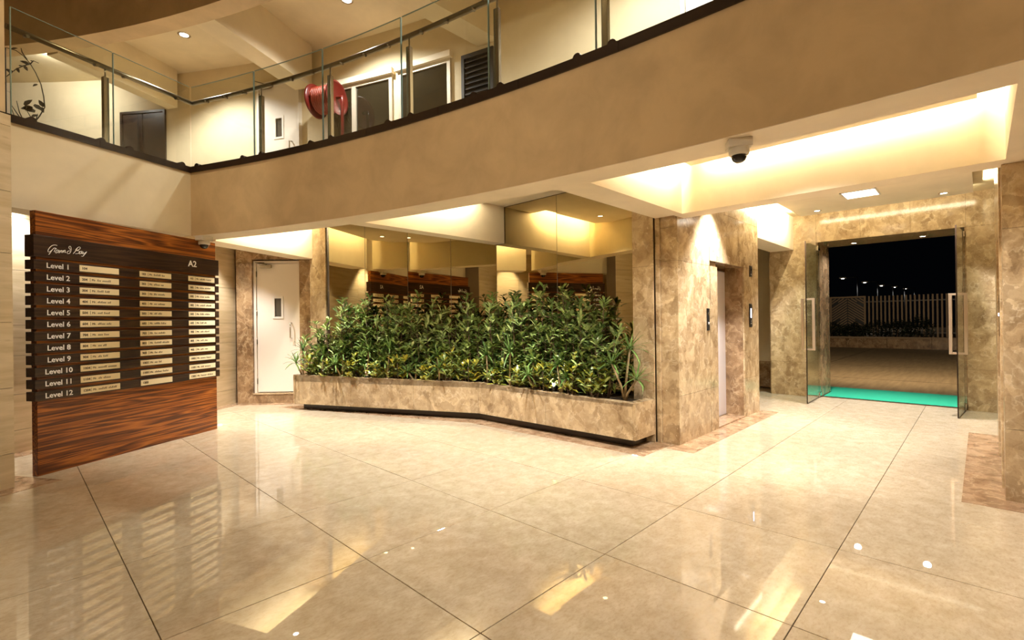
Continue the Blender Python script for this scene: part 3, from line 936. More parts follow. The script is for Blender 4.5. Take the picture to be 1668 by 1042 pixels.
# ------------------------------------------------------------------ upper landing
uw = thing('wall_upper', 'cream curved back wall of the upper landing', 'wall', arc(20, 2.3) + (ZT,), kind='structure')
part('curved_wall', MB().sweep(arcs(46, -19, 60, R1 - AR), [(0, ZT), (0, 7.0), (0.2, 7.0), (0.2, ZT)]), M['cream'], uw, True)
struct('floor_upper', MB().prism(slab_poly, ZT - 0.008, ZT), M['tile'], 'cream stone floor of the upper landing', 'floor')
struct('ceiling_upper', MB().prism(arcs(50, PHI1, 48, 0.25) + arcs(PHI1, 50, 48, 2.5), 6.10, 6.30), M['cream'], 'cream ceiling of the upper landing', 'ceiling')
ub = thing('wall_balcony_upper', 'brown curved edge of the next balcony above, top left', 'balcony wall', arc(30) + (5.4,), kind='structure')
part('curved_face', MB().sweep(arcs(50, PHI1, 64), [(0, 5.4), (0, 8.4), (0.25, 8.4), (0.25, 5.4)]), M['fascia'], ub, True)
def ubeam(p0, p1, w, label):
    d = (Vector(p1) - Vector(p0)).normalized()
    nn = Vector((-d.y, d.x)) * w
    return beam('beam_upper', [p0, p1, (p1[0] + nn.x, p1[1] + nn.y), (p0[0] + nn.x, p0[1] + nn.y)], label, 5.403, 6.10, M['cream'])
ubeam((1.90, 7.205), (3.60, 8.13), 0.34, 'upper landing beam that runs to the hose reel')
ubeam((2.80, 4.90), (5.02, 4.90), 0.34, 'upper landing beam above the dark louvre')
ubeam((0.52, 9.693), (2.18, 10.62), 0.22, 'upper landing beam above the dark wooden door')
struct('wall_pier_upper', MB().wall((-1.8, 5.85), (-0.015, 6.555), ZT + 0.075, 8.4, 0.3), M['fascia'], 'brown pier at the upper left edge beside the railing', 'pier')

def upt(phi0, s=-1):
    """plan frame on the back wall: u metres towards smaller angles, off away from the viewer"""
    def f(u_, o):
        a = math.radians(phi0) + s * u_ / R1
        return (AC[0] + (R1 + o) * math.cos(a), AC[1] + (R1 + o) * math.sin(a))
    return f
fire_door('door_6', (lambda g: (lambda u_, o: g(u_, o - 0.10)))(upt(28.75)), ZT, 5.62, 0.80, 'white fire door on the upper landing left of the hose reel')
f = upt(38.2)
d7 = thing('door_7', 'dark wooden double door on the upper landing at the left', 'door', f(0.5, 0) + (ZT,), kind='structure')
for u0, u1 in ((0.05, 0.46), (0.465, 0.90)):
    part('door_leaf', MB().wall(f(u0, -0.02), f(u1, -0.02), ZT, 5.40, 0.04), M['darkwood'], d7, True, 0.004)
fr = MB()
for u0, u1, z0, z1 in ((0, 0.045, ZT, 5.45), (0.905, 0.95, ZT, 5.45), (0.045, 0.905, 5.405, 5.45)):
    fr.wall(f(u0, -0.035), f(u1, -0.035), z0, z1, 0.06)
part('door_frame', fr, M['darkwood'], d7, True)

def upper_window(name, p0, w, mull, label):
    f = upt(p0)
    W = thing(name, label, 'window', f(w / 2, 0) + (4.0,), kind='structure')
    z0, z1 = 4.1, 5.36
    fr = MB()
    t = 0.06
    def seg_(u0, u1, a, b_, o=-0.04, th=0.06):
        k = max(1, int((u1 - u0) / 0.25))
        for i in range(k):
            fr.wall(f(u0 + (u1 - u0) * i / k, o), f(u0 + (u1 - u0) * (i + 1) / k, o), a, b_, th)
    seg_(0, t, z0, z1); seg_(w - t, w, z0, z1); seg_(t, w - t, z0, z0 + t); seg_(t, w - t, z1 - t, z1)
    for mu in mull:
        seg_(mu - 0.04, mu + 0.04, z0 + t, z1 - t)
    part('window_frame', fr, M['alu'], W, True)
    fr = MB()
    seg_(-0.03, w + 0.03, z1, z1 + 0.09, -0.09, 0.1)
    part('window_head', fr, M['soffit'], W, True)
    xs = [t] + sum([[mu - 0.04, mu + 0.04] for mu in mull], []) + [w - t]
    for a, b_ in zip(xs[0::2], xs[1::2]):
        part('window_pane', MB().wall(f(a, -0.012), f(b_, -0.012), z0 + t, z1 - t, 0.008), M['darkglass'], W, True)
    return W
upper_window('window_1', 24.5, 1.37, [0.60], 'dark two pane window on the upper landing behind the hose reel')
upper_window('window_2', 19.85, 0.98, [], 'dark single pane window on the upper landing that mirrors a lamp')
f = upt(16.15)
W3 = thing('window_3', 'dark louvred shutter on the upper landing beneath the beam', 'louvre', f(0.2, 0) + (4.0,), kind='structure')
fr = MB()
for u0, u1, z0, z1 in ((0, 0.05, ZT + .1, 5.32), (0.50, 0.55, ZT + .1, 5.32), (0.05, 0.50, 5.26, 5.32)):
    fr.wall(f(u0, -0.05), f(u1, -0.05), z0, z1, 0.06)
part('louver_frame', fr, M['louver'], W3, True)
part('louver_back', MB().wall(f(0.05, -0.004), f(0.50, -0.004), ZT + .1, 5.26, 0.003), M['black'], W3, True)
for k in range(24):
    z = ZT + 0.15 + k * 0.078
    a, b_, c, d_ = f(0.05, -0.04), f(0.50, -0.04), f(0.50, -0.01), f(0.05, -0.01)
    v = [(*a, z), (*b_, z), (*c, z + .04), (*d_, z + .04), (*a, z + .008), (*b_, z + .008), (*c, z + .048), (*d_, z + .048)]
    part('slat', MB().add(v, [(0, 3, 2, 1), (4, 5, 6, 7), (0, 1, 5, 4), (1, 2, 6, 5), (2, 3, 7, 6), (3, 0, 4, 7)]), M['louver'], W3, True)
f = upt(6.12)
d8 = thing('door_8', 'bright white door leaf on the upper landing at the top', 'door', f(0.15, 0) + (ZT,), kind='structure')
part('door_leaf', MB().wall(f(0.0, -0.03), f(0.34, -0.03), ZT, 5.6, 0.03), M['white'], d8, True, 0.003)
part('door_frame', MB().wall(f(0.342, -0.05), f(0.40, -0.05), ZT, 5.7, 0.05).wall(f(-0.05, -0.05), f(-0.002, -0.05), ZT, 5.7, 0.05), M['alu'], d8, True)
part('side_pane', MB().wall(f(0.402, -0.02), f(1.1, -0.02), ZT, 5.6, 0.02), M['darkglass'], d8, True)

# ------------------------------------------------------------------ enclosing shell of the atrium
struct('wall_rear', MB().box(-6.2, -6.0, -5.6, 6.2, 0, 9.2), M['cream'], 'cream atrium wall behind the viewer', 'wall')
struct('wall_front', MB().box(-6.2, 3.6, -5.6, -5.4, 0, 9.2).box(3.6, 10.7, -5.6, -5.42, 0, 3.19), M['cream'], 'cream atrium wall on the far right', 'wall')
struct('wall_corner', MB().wall((-6.0, 6.0), pb, 0, 3.3, 0.2).wall((-6.2, 6.2), (-6.2, 14.2), 3.3, 9.2, 0.2).wall((-6.2, 14.2), (0.6, 14.2), 3.3, 9.2, 0.2), M['cream'], 'cream atrium wall left of the travertine pier', 'wall')
struct('ceiling_atrium', MB().prism([(-6.2, -5.6), (5.0, -5.6), (5.0, 12.0), (0.6, 14.3), (-6.2, 14.3)], 8.4, 8.6), M['cream'], 'high cream ceiling of the atrium', 'ceiling')

# ------------------------------------------------------------------ lamps
def downlight(x, y, z, power, label, color=NEUT, angle=75, blend=0.6, group='recessed downlights', r=0.05, aim=None):
    t = thing('downlight', label, 'downlight', (x, y, z), group=group)
    part('trim_ring', MB().lathe([(r * .78, 0.0), (r * .80, -0.006), (r * 1.12, -0.006), (r * 1.18, 0.0)], (0, 0, 0), 20), M['chrome'], t)
    part('lens', MB().lathe([(0.0001, -0.002), (r * .8, -0.002), (r * .8, -0.0005)], (0, 0, 0), 20), M['lampglow'], t)
    light('SPOT', (x, y, z - 0.03), power, color, spot_size=math.radians(angle), spot_blend=blend, shadow_soft_size=0.05,
          aim=aim or (x, y, 0))
    return t
downlight(3.48, 4.33, ZC, 640, 'downlight in the dropped ceiling in front of the mirror', angle=98, blend=0.8)
downlight(2.82, 7.12, ZC, 640, 'downlight in the ceiling between directory board and mirror', angle=96, blend=0.8)
downlight(2.35, 8.72, ZC, 290, 'downlight in front of the white fire door', angle=85)
downlight(8.80, 1.83, ZC, 540, 'left one of two downlights near the glass doors', angle=96)
downlight(8.84, 0.35, ZC, 540, 'right one of two downlights near the glass doors', angle=96)
downlight(5.97, 2.09, ZC, 640, 'downlight washing the marble left of the lift door', angle=82, blend=0.6, aim=(5.97, 2.2, 0))
downlight(5.97, 0.16, ZC, 60, 'downlight by the right hand pier in the lift lobby', angle=70)
downlight(4.25, 1.10, 2.975, 400, 'added unseen downlight in the bright entrance coffer', angle=132)  # unseen lamp added to brighten the floor and marble nearby
downlight(0.10, 7.50, 2.99, 250, 'downlight behind the left end of the directory board', angle=80)
downlight(1.55, 8.45, 2.99, 260, 'downlight behind the right end of the directory board', angle=80)
downlight(10.35, 1.60, 2.69, 40, 'left downlight in the lintel over the entrance', angle=150)
downlight(10.35, 0.67, 2.69, 40, 'right downlight in the lintel over the entrance', angle=150)
downlight(2.00, 9.25, 6.10, 420, 'bright downlight in the upper landing ceiling at the left', angle=125, r=0.08)
downlight(3.45, 6.60, 6.10, 330, 'bright downlight in the upper landing ceiling by the beam', angle=140, r=0.08)
downlight(0.45, 11.3, 6.10, 130, 'downlight in the upper landing ceiling beside the brown pier', angle=172, blend=1.0, r=0.06, aim=(0.7, 12.6, 5.2))
downlight(4.0, 2.3, 6.10, 400, 'added downlight out of frame that brightens the upper landing wall', angle=150, r=0.08)  # unseen lamp added to brighten the back wall of the landing
light('SPOT', (0.4, 3.2, 8.3), 700, SOFT, spot_size=math.radians(34), spot_blend=.5, shadow_soft_size=.06, aim=(0.75, 6.9, 2.9))  # unseen spot without fixture, added to brighten the straight balcony face
for x, y, pw, nm in ((-2.6, 4.2, 210, 'far left'), (0.6, 3.9, 60, 'left'), (-0.4, 0.4, 100, 'middle'), (1.6, -1.8, 170, 'right'), (-3.2, -2.5, 200, 'rear')):  # unseen lamps added as general light for the atrium
    downlight(x, y, 8.4, pw, 'added unseen high atrium downlight, ' + nm, AMBER, 120, 1.0, r=0.12)
for y, z, pw, aim, nm in ((3.4, 4.6, 640, (2.4, 4.2, 3.3), 'nearer the pier'), (-2.0, 4.6, 460, (3.1, 0.6, 3.3), 'nearer the far wall')):  # unseen spots behind the viewer, added to brighten the curved fascia
    t = thing('added_wall_washer', 'added unseen rear wall spotlight brightening the balcony face, ' + nm, 'spotlight', (-5.9, y, z))
    part('housing', MB().lathe([(0.05, 0), (0.07, 0.02), (0.07, 0.18), (0.06, 0.18)], (0, 0, 0), 18, (1, 0, 0)), M['black'], t)
    part('bracket', MB().box(-.1, .02, -.02, .02, -.02, .02), M['black'], t)
    light('SPOT', (-5.68, y, z), pw, SOFT, spot_size=math.radians(48), spot_blend=1.0, shadow_soft_size=.2, aim=aim)
cl = thing('ceiling_light', 'square white ceiling light panel in the lift lobby ceiling', 'ceiling light', (8.02, 1.16, ZC))
fr = MB()
for a in ((-.23, -.21, -.20, .20), (.21, .23, -.20, .20), (-.23, .23, -.20, -.18), (-.23, .23, .18, .20)):
    fr.box(a[0], a[1], a[2], a[3], -0.008, 0)
part('frame', fr, M['white'], cl)
part('diffuser', MB().box(-.21, .21, -.18, .18, -0.004, -0.001), M['panelglow'], cl)

# ------------------------------------------------------------------ directory board
BX = 2.037
board = thing('directory_board', 'tall red brown wooden directory board listing levels 1 to 12', 'directory board', (0.172, 6.345, 0), math.atan2(1.04, 1.752))
part('panel', MB().box(0, BX, 0, 0.07, 0.0, 2.49), M['wood'], board, bv=0.002)

def text_mb(s, size, x, z, y, align='LEFT', bold=0.0):
    cu = bpy.data.curves.new('lettering', 'FONT')
    cu.body = s
    cu.size = size
    cu.align_x = align
    cu.extrude = 0.001
    cu.offset = bold
    cu.resolution_u = 2
    o = bpy.data.objects.new('lettering', cu)
    me = o.to_mesh()
    vs = [(x + v.co.x, y - v.co.z, z + v.co.y) for v in me.vertices]
    fs = [tuple(p.vertices) for p in me.polygons]
    o.to_mesh_clear()
    bpy.data.objects.remove(o)
    bpy.data.curves.remove(cu)
    return MB().add(vs, fs)

def bar(z0, z1):
    return MB().box(-0.030, BX + 0.030, -0.022, 0.092, z0, z1)
head = part('header_bar', bar(2.055, 2.258), M['wenge'], board, bv=0.003, label='dark brown header bar with the name in script')
SCRIPT = [[(0.16, 2.1777), (0.1511, 2.183), (0.1267, 2.1779), (0.1046, 2.1594), (0.0869, 2.1291), (0.0845, 2.1111), (0.0975, 2.1103), (0.1196, 2.1326), (0.1344, 2.152)],
 [(0.1344, 2.152), (0.1174, 2.1282), (0.1018, 2.1008), (0.0899, 2.083)], [(0.1344, 2.152), (0.1486, 2.152), (0.1565, 2.1439)],
 [(0.1476, 2.1488), (0.1395, 2.1287), (0.1349, 2.1143)], [(0.1743, 2.1361), (0.1595, 2.1351), (0.1473, 2.116), (0.149, 2.106), (0.1607, 2.1127), (0.1752, 2.1362), (0.1705, 2.1119), (0.1777, 2.1129)],
 [(0.1852, 2.1365), (0.1795, 2.1111), (0.196, 2.137), (0.2014, 2.1336), (0.1967, 2.1144)], [(0.2143, 2.1416), (0.2067, 2.1157), (0.223, 2.1418), (0.2308, 2.1407), (0.226, 2.1203), (0.2343, 2.1235)],
 [(0.2716, 2.1432), (0.2557, 2.1395), (0.2458, 2.124), (0.2504, 2.1142), (0.2658, 2.1173), (0.2772, 2.1345), (0.2821, 2.1615), (0.2786, 2.1862), (0.2674, 2.1877), (0.2626, 2.1718), (0.2764, 2.1544)],
 [(0.3345, 2.1752), (0.3237, 2.1514), (0.2996, 2.1175)], [(0.319, 2.155), (0.3408, 2.1846), (0.3578, 2.1945), (0.3655, 2.1838), (0.3479, 2.1643), (0.3295, 2.1532), (0.3487, 2.1548), (0.3573, 2.1453), (0.3451, 2.1277), (0.3196, 2.1212)],
 [(0.3808, 2.1538), (0.3632, 2.1488), (0.3548, 2.1322), (0.3595, 2.1243), (0.3718, 2.1334), (0.3827, 2.153), (0.3776, 2.1298), (0.3844, 2.1307)],
 [(0.394, 2.1503), (0.3884, 2.1312), (0.3972, 2.1313), (0.4237, 2.1543)], [(0.4237, 2.1543), (0.406, 2.1271), (0.3871, 2.1042), (0.3744, 2.1048)]]
sc_ = MB()
def smooth_line(pts, k=4):
    P = [Vector(p) for p in pts]
    out = []
    for i in range(len(P) - 1):
        p0, p1, p2, p3 = P[max(i - 1, 0)], P[i], P[i + 1], P[min(i + 2, len(P) - 1)]
        for j in range(k):
            t = j / k
            out.append(0.5 * ((2 * p1) + (p2 - p0) * t + (2 * p0 - 5 * p1 + 4 * p2 - p3) * t * t + (3 * p1 - p0 - 3 * p2 + p3) * t ** 3))
    out.append(P[-1])
    return out
for st in SCRIPT:
    sc_.tube([(p[0], -0.024, p[1] + 0.0) for p in smooth_line(st, 3)], 0.0030, 5)
part('script_lettering', sc_, M['letter'], head)
part('block_letter', text_mb('A2', 0.105, 1.60, 2.135, -0.0235, bold=0.002), M['letter'], head)
rnd = random.Random(3)
for k in range(12):
    z1 = 2.025 - k * 0.1122
    z0 = z1 - 0.086
    lb = part('level_bar', bar(z0, z1), M['wenge'], board, bv=0.003)
    part('level_lettering', text_mb('Level %d' % (k + 1), 0.070, 0.270 if k < 9 else 0.285, z0 + 0.018, -0.0235, 'RIGHT', 0.001), M['letter'], lb, kind='stuff')
    for c, (x0, x1) in enumerate(((0.355, 0.742), (0.973, 1.362), (1.598, 1.992))):
        part('name_plate', MB().box(x0, x1, -0.027, -0.022, z0 + 0.012, z1 - 0.012), M['plate'], lb)
        num = '%d0%d' % (k + 1, (4, 3, 2)[c])
        pm = text_mb(num, 0.034, x0 + 0.020, z0 + 0.032, -0.0280, 'LEFT', 0.0006)
        if not ((k == 0 and c == 0) or (k == 11 and c == 1)):
            xr = x0 + 0.096
            pm.box(xr, xr + 0.002, -0.0285, -0.027, z0 + 0.026, z0 + 0.062)
            t2 = text_mb('Mr.', 0.030, xr + 0.016, z0 + 0.033, -0.0280)
            pm.add(t2.v, t2.f)
            x = xr + 0.072
            for wd in range(rnd.choice((2, 2, 3))):       # the names are too small to read: fine strokes
                for ch in range(rnd.randint(3, 7)):
                    h = rnd.choice((0.013, 0.013, 0.02))
                    pm.box(x, x + 0.005, -0.0285, -0.027, z0 + 0.033, z0 + 0.033 + h)
                    pm.box(x, x + 0.009, -0.0285, -0.027, z0 + 0.033 + h - 0.004, z0 + 0.033 + h)
                    x += 0.0125
                x += 0.012
                if x > x1 - 0.09: break
        part('plate_print', pm, M['print'], lb, kind='stuff')

# ------------------------------------------------------------------ planter
PF = [(3.19, 8.04), (4.585, 5.105), (4.625, 2.69)]
PZ = [0.565, 0.53, 0.492]
PB = [(3.60, 8.17), (5.02, 5.18), (5.05, 2.69)]
plm = thing('planter', 'long low brown marble planter bending in front of the mirror', 'planter', (4.5, 5.1, 0))
def slope_slab(a, b_, za, zb, z0, t):
    d = Vector((b_[0] - a[0], b_[1] - a[1])).normalized()
    nn = Vector((-d.y, d.x)) * t
    q = [a, b_, (b_[0] + nn.x, b_[1] + nn.y), (a[0] + nn.x, a[1] + nn.y)]
    zt = [za, zb, zb, za]
    vs = [(x, y, z0) for x, y in q] + [(x, y, z) for (x, y), z in zip(q, zt)]
    return MB().add(vs, [(0, 3, 2, 1), (4, 5, 6, 7), (0, 1, 5, 4), (1, 2, 6, 5), (2, 3, 7, 6), (3, 0, 4, 7)])
def lz(a, b_, t): return a + (b_ - a) * t
ZB = 0.10
for i, cuts in ((0, (0, 0.34, 0.68, 1)), (1, (0, 0.5, 1))):
    for t0, t1 in zip(cuts[:-1], cuts[1:]):
        e = 0.0006
        part('marble_slab', slope_slab(lerp(PF[i], PF[i + 1], t0 + e), lerp(PF[i], PF[i + 1], t1 - e), lz(PZ[i], PZ[i + 1], t0), lz(PZ[i], PZ[i + 1], t1), ZB, 0.03), M['marble'], plm, True)
        part('coping_slab', slope_slab(lerp(PF[i], PF[i + 1], t0 + e), lerp(PF[i], PF[i + 1], t1 - e), lz(PZ[i], PZ[i + 1], t0) + .004, lz(PZ[i], PZ[i + 1], t1) + .004, ZB + .36, 0.10), M['marble'], plm, True)
part('marble_slab', slope_slab(PF[2], PB[2], PZ[2] + .004, PZ[2] + .004, ZB, 0.03) if False else MB().box(4.627, 5.05, 2.662, 2.69, ZB, PZ[2] + .003), M['marble'], plm, True)
part('coping_slab', MB().box(4.72, 5.05, 2.69, 2.78, ZB + .3, PZ[2] + .002), M['marble'], plm, True)
part('marble_slab', slope_slab(PB[0], PF[0], PZ[0], PZ[0], ZB, 0.03), M['marble'], plm, True)
part('plinth', MB().prism([(3.36, 8.05), (4.66, 5.15), (4.74, 2.76), (5.04, 2.76), (5.02, 5.18), (3.64, 8.1)], 0, ZB), M['granite'], plm, True)
part('soil', MB().prism([lerp(PF[0], PB[0], .12), lerp(PF[1], PB[1], .1), lerp(PF[2], PB[2], .1), (5.05, 2.70), (5.02, 5.16), (3.68, 8.0)], ZB + .02, 0.465), M['soil'], plm, True)

# plants
def leaf(mb, base, d, nrm, L, w, fold=0.25, droop=0.25, shape=0):
    """one folded leaf: spine of 4 points, 2 sides"""
    d = d.normalized()
    s = d.cross(nrm).normalized()
    nn = s.cross(d).normalized()
    ts = (0.0, 0.38, 0.74, 1.0)
    ws = ((0.10, 0.75, 0.95, 0.06), (0.5, 1.0, 0.62, 0.02))[shape]
    sp = [base + d * (L * t) - nn * (droop * L * t * t) for t in ts]
    vs, fs = [], []
    for p, wk in zip(sp, ws):
        h = w * 0.5 * wk
        vs += [p + s * h + nn * (fold * h), p, p - s * h + nn * (fold * h)]
    for i in range(3):
        a = i * 3
        fs += [(a, a + 1, a + 4, a + 3), (a + 1, a + 2, a + 5, a + 4)]
    mb.add(vs, fs, True)

def make_shrub(rg, h, nst, Lf=0.128, wf=0.043, spread=0.22, step=0.066, nl=(5, 7), start=0.08, depth=0.21):
    """stems with whorls of leaves; the depth across the planter is kept within +-depth"""
    stems, lv, lv2 = MB(), MB(), MB()
    for k in range(nst):
        a = 2 * PI * (k + rg.random() * .6) / nst
        hh = h * rg.uniform(0.56, 0.95) if k else h
        rad = spread * rg.uniform(0.35, 1.0)
        top = Vector((math.cos(a) * rad, math.sin(a) * rad * .7, hh))
        b0 = Vector((math.cos(a) * 0.03, math.sin(a) * 0.03, 0))
        mid = b0.lerp(top, 0.5) + Vector((math.cos(a), math.sin(a) * .7, 0)) * rad * 0.25
        pts = [b0.lerp(mid, t).lerp(mid.lerp(top, t), t) for t in (0, .25, .5, .75, 1)]
        stems.tube(pts, 0.009, 5, True, 0.004)
        z = hh * start
        while z < hh + 0.01:
            t = min(1, z / hh)
            i = min(3, int(t * 4))
            p = pts[i].lerp(pts[i + 1], t * 4 - i)
            br = Vector((rg.uniform(-1, 1), rg.uniform(-1, 1), 0)) * (0.10 if t < .9 else 0.03)
            q = p + br + Vector((0, 0, 0.03))
            if br.length > 0.03:
                stems.tube([p, q], 0.004, 4)
            n_ = rg.randint(*nl)
            a0 = rg.random() * 6.28
            for j in range(n_):
                aa = a0 + 2 * PI * j / n_ + rg.uniform(-.3, .3)
                el = rg.uniform(0.1, 0.9) if t < .9 else rg.uniform(0.25, 1.15)
                d = Vector((math.cos(aa) * math.cos(el), math.sin(aa) * math.cos(el), math.sin(el)))
                leaf(lv if rg.random() < .58 else lv2, q + Vector((0, 0, rg.uniform(-.02, .02))), d, Vector((0, 0, 1)) + Vector((rg.uniform(-.3, .3), rg.uniform(-.3, .3), 0)),
                     Lf * rg.uniform(.75, 1.25), wf * rg.uniform(.8, 1.25), rg.uniform(.1, .4), rg.uniform(.0, .3))
            z += step * rg.uniform(.8, 1.2)
    for mb in (stems, lv, lv2):
        mb.v = [(x, depth * math.tanh(y / depth), max(z, 0.0)) for x, y, z in mb.v]
    return stems, lv, lv2

def link_shrub(name, meshes, mats, label, cat, loc, rz, group, scale=(1, 1, 1)):
    t = thing(name, label, cat, loc, rz, group)
    t.scale = scale
    for nm, me, mt_ in zip(('stems', 'foliage', 'young_foliage'), meshes, mats):
        o = bpy.data.objects.new(nm, me)
        COL.objects.link(o)
        o.parent = t
        if nm != 'stems': o['kind'] = 'stuff'
    return t
def protos(n_, fn, mats):
    out = []
    for k in range(n_):
        trio = fn(k)
        ms = []
        for nm, mb, mt_ in zip(('stems', 'foliage', 'young_foliage'), trio, mats):
            me = mb.mesh(nm)
            me.materials.append(mt_)
            ms.append(me)
        out.append(ms)
    return out
rg = random.Random(21)
smats = (M['stem'], M['leaf'], M['leaf2'])
PH = [0.85, 1.00, 1.12, 1.20, 1.27, 1.34]
big = protos(6, lambda k: make_shrub(rg, PH[k], 5), smats)
ORD = ['first', 'second', 'third', 'fourth', 'fifth', 'sixth', 'seventh', 'eighth', 'ninth', 'tenth', 'eleventh', 'twelfth', 'thirteenth', 'fourteenth', 'fifteenth',
       'sixteenth', 'seventeenth', 'eighteenth', 'nineteenth', 'twentieth', 'twenty first', 'twenty second', 'twenty third', 'twenty fourth', 'twenty fifth', 'twenty sixth']
LEN0 = (Vector(PF[1]) - Vector(PF[0])).length
LEN1 = (Vector(PF[2]) - Vector(PF[1])).length
def along(s, k):
    """s: 0..1 along the planter, k: 0 front .. 1 back"""
    S = s * (LEN0 + LEN1)
    if S < LEN0:
        t = S / LEN0
        a, b_ = lerp(PF[0], PF[1], t), lerp(PB[0], PB[1], t)
        ang = math.atan2(PF[1][1] - PF[0][1], PF[1][0] - PF[0][0])
    else:
        t = (S - LEN0) / LEN1
        a, b_ = lerp(PF[1], PF[2], t), lerp(PB[1], PB[2], t)
        ang = math.atan2(PF[2][1] - PF[1][1], PF[2][0] - PF[1][0])
    return lerp(a, b_, k), ang
NB = 24
HT = [0.78, 0.98, 1.26, 1.24, 1.30, 1.22, 1.12, 1.28, 1.30, 1.16, 1.10, 1.24, 1.20, 1.26, 1.18, 1.28, 1.30, 1.24, 1.34, 1.36, 1.30, 1.32, 1.12, 0.90]
for i in range(NB):
    s = 0.045 + 0.875 * i / (NB - 1)
    (x, y), ang = along(s, 0.46)
    h = HT[i] * rg.uniform(.97, 1.04)
    c = min(range(6), key=lambda q: abs(PH[q] - h) + 0.06 * rg.random())
    link_shrub('shrub', big[c], smats, 'tall dark green leafy shrub, %s from the fire door end of the planter' % ORD[i], 'shrub', (x, y, 0.455), ang + (PI if i % 2 else 0), 'tall green shrubs in the planter', (1.0, 0.97, h / PH[c]))
# yellow green crotons along the front
cro = protos(3, lambda k: make_shrub(rg, 0.36, 4, 0.115, 0.042, 0.13, 0.055, (5, 7), 0.25), (M['stem'], M['croton'], M['leaf2']))
for i, s in enumerate((0.05, 0.125, 0.19, 0.27, 0.335, 0.42, 0.475, 0.54, 0.635, 0.70, 0.775, 0.85, 0.905)):
    (x, y), ang = along(s, 0.20)
    link_shrub('croton', cro[i % 3], smats, 'low yellow green croton at the front of the planter, %s from the door end' % ORD[i], 'shrub', (x, y, 0.455), ang + rg.uniform(-.4, .4), 'low crotons along the planter front', (1, 0.9, rg.uniform(.8, 1.25)))

def make_strap(rg, h, heads, L=0.24):
    """cane plant with rosettes of narrow arching leaves: canes, then each rosette's leaves"""
    canes, leaves_ = MB(), []
    for (hx, hy, hz) in heads:
        top = Vector((hx, hy, hz))
        canes.tube([(0, 0, 0), (hx * .25, hy * .25, hz * .4), top], 0.016, 6, True, 0.011)
        n_ = 22
        for j in range(n_):
            a = j * 2.4
            el = 1.25 - 1.35 * j / n_
            d = Vector((math.cos(a) * math.cos(el), math.sin(a) * math.cos(el), math.sin(el)))
            mb = MB()
            LL = L * rg.uniform(.8, 1.15)
            s = d.cross(Vector((0, 0, 1))).normalized()
            pts = [top + d * (LL * t) - Vector((0, 0, 1)) * (0.42 * LL * t * t * (1.2 - .6 * el)) for t in (0, .3, .6, .85, 1)]
            vs, fs = [], []
            for p, wk in zip(pts, (.55, 1, .85, .5, .05)):
                vs += [p + s * .010 * wk + Vector((0, 0, .003)), p, p - s * .010 * wk + Vector((0, 0, .003))]
            for q in range(4):
                fs += [(q * 3, q * 3 + 1, q * 3 + 4, q * 3 + 3), (q * 3 + 1, q * 3 + 2, q * 3 + 5, q * 3 + 4)]
            mb.add(vs, fs, True)
            leaves_.append(mb)
    return canes, leaves_
# the cane plant at the right end, each leaf on its own
canes, lvs = make_strap(rg, 0.7, ((-0.10, 0.10, 0.44), (0.0, -0.07, 0.60), (-0.02, -0.16, 0.27)), 0.30)
(x, y), ang = along(0.965, 0.42)
cpz = thing('cane_plant', 'branched cane plant with narrow arching leaves at the lift end of the planter', 'plant', (x, y, 0.462))
part('cane', canes, M['cane'], cpz)
for mb in lvs:
    mb.v = [(min(v[0], 5.035 - x), max(v[1], 2.56 - y), v[2]) for v in mb.v]
    part('leaf', mb, M['strap'], cpz)
# smaller strap leaved plants among the shrubs
def strap_proto(k):
    c, l = make_strap(rg, 0.5, ((0.03, 0.02, 0.36), (-0.10, 0.05, 0.22)), 0.22)
    allm = MB()
    for q in l: allm.add(q.v, q.f, True)
    return c, allm, MB().add([(0, 0, 0), (.001, 0, 0), (0, .001, 0)], [(0, 1, 2)])
stp = protos(2, strap_proto, (M['cane'], M['strap'], M['strap']))
for i, s in enumerate((0.02, 0.085, 0.155, 0.235, 0.30, 0.385, 0.455, 0.595, 0.67, 0.745, 0.82)):
    (x, y), ang = along(s, 0.19)
    t = thing('strap_plant', 'narrow leaved green plant low among the shrubs, %s from the door end' % ORD[i], 'plant', (x, y, 0.455), rg.uniform(0, 6), 'narrow leaved plants in the planter')
    t.scale = (1, 1, rg.uniform(.9, 1.5))
    for nm, me in zip(('canes', 'foliage'), stp[i % 2]):
        o = bpy.data.objects.new(nm, me)
        COL.objects.link(o)
        o.parent = t
        if nm == 'foliage': o['kind'] = 'stuff'
# small garden spots lighting the plants from the soil
for s, k, nm, pw in ((0.235, 0.2, 'near the fire door end', 160), (0.42, 0.2, 'left of the middle', 50), (0.60, 0.2, 'right of the middle', 420), (0.80, 0.2, 'near the lift end', 220)):
    (x, y), ang = along(s, k)
    t = thing('garden_spotlight', 'small black garden spotlight in the planter soil, ' + nm, 'spotlight', (x, y, 0.46), group='garden spotlights in the planter')
    part('spike', MB().tube([(0, 0, 0), (0, 0, 0.07)], 0.006, 6), M['black'], t)
    part('lamp_head', MB().lathe([(0.014, 0), (0.026, 0.02), (0.026, 0.06), (0.022, 0.06), (0.022, 0.052)], (0, 0, 0.06), 14), M['black'], t)
    part('lens', MB().lathe([(0.0001, 0.051), (0.021, 0.051), (0.021, 0.054)], (0, 0, 0.06), 14), M['lampglow'], t)
    (bx, by), _ = along(s, 0.75)
    light('SPOT', (x, y, 0.575), pw, NEUT, spot_size=math.radians(110), spot_blend=.7, shadow_soft_size=0.02, aim=(bx, by, 1.3))

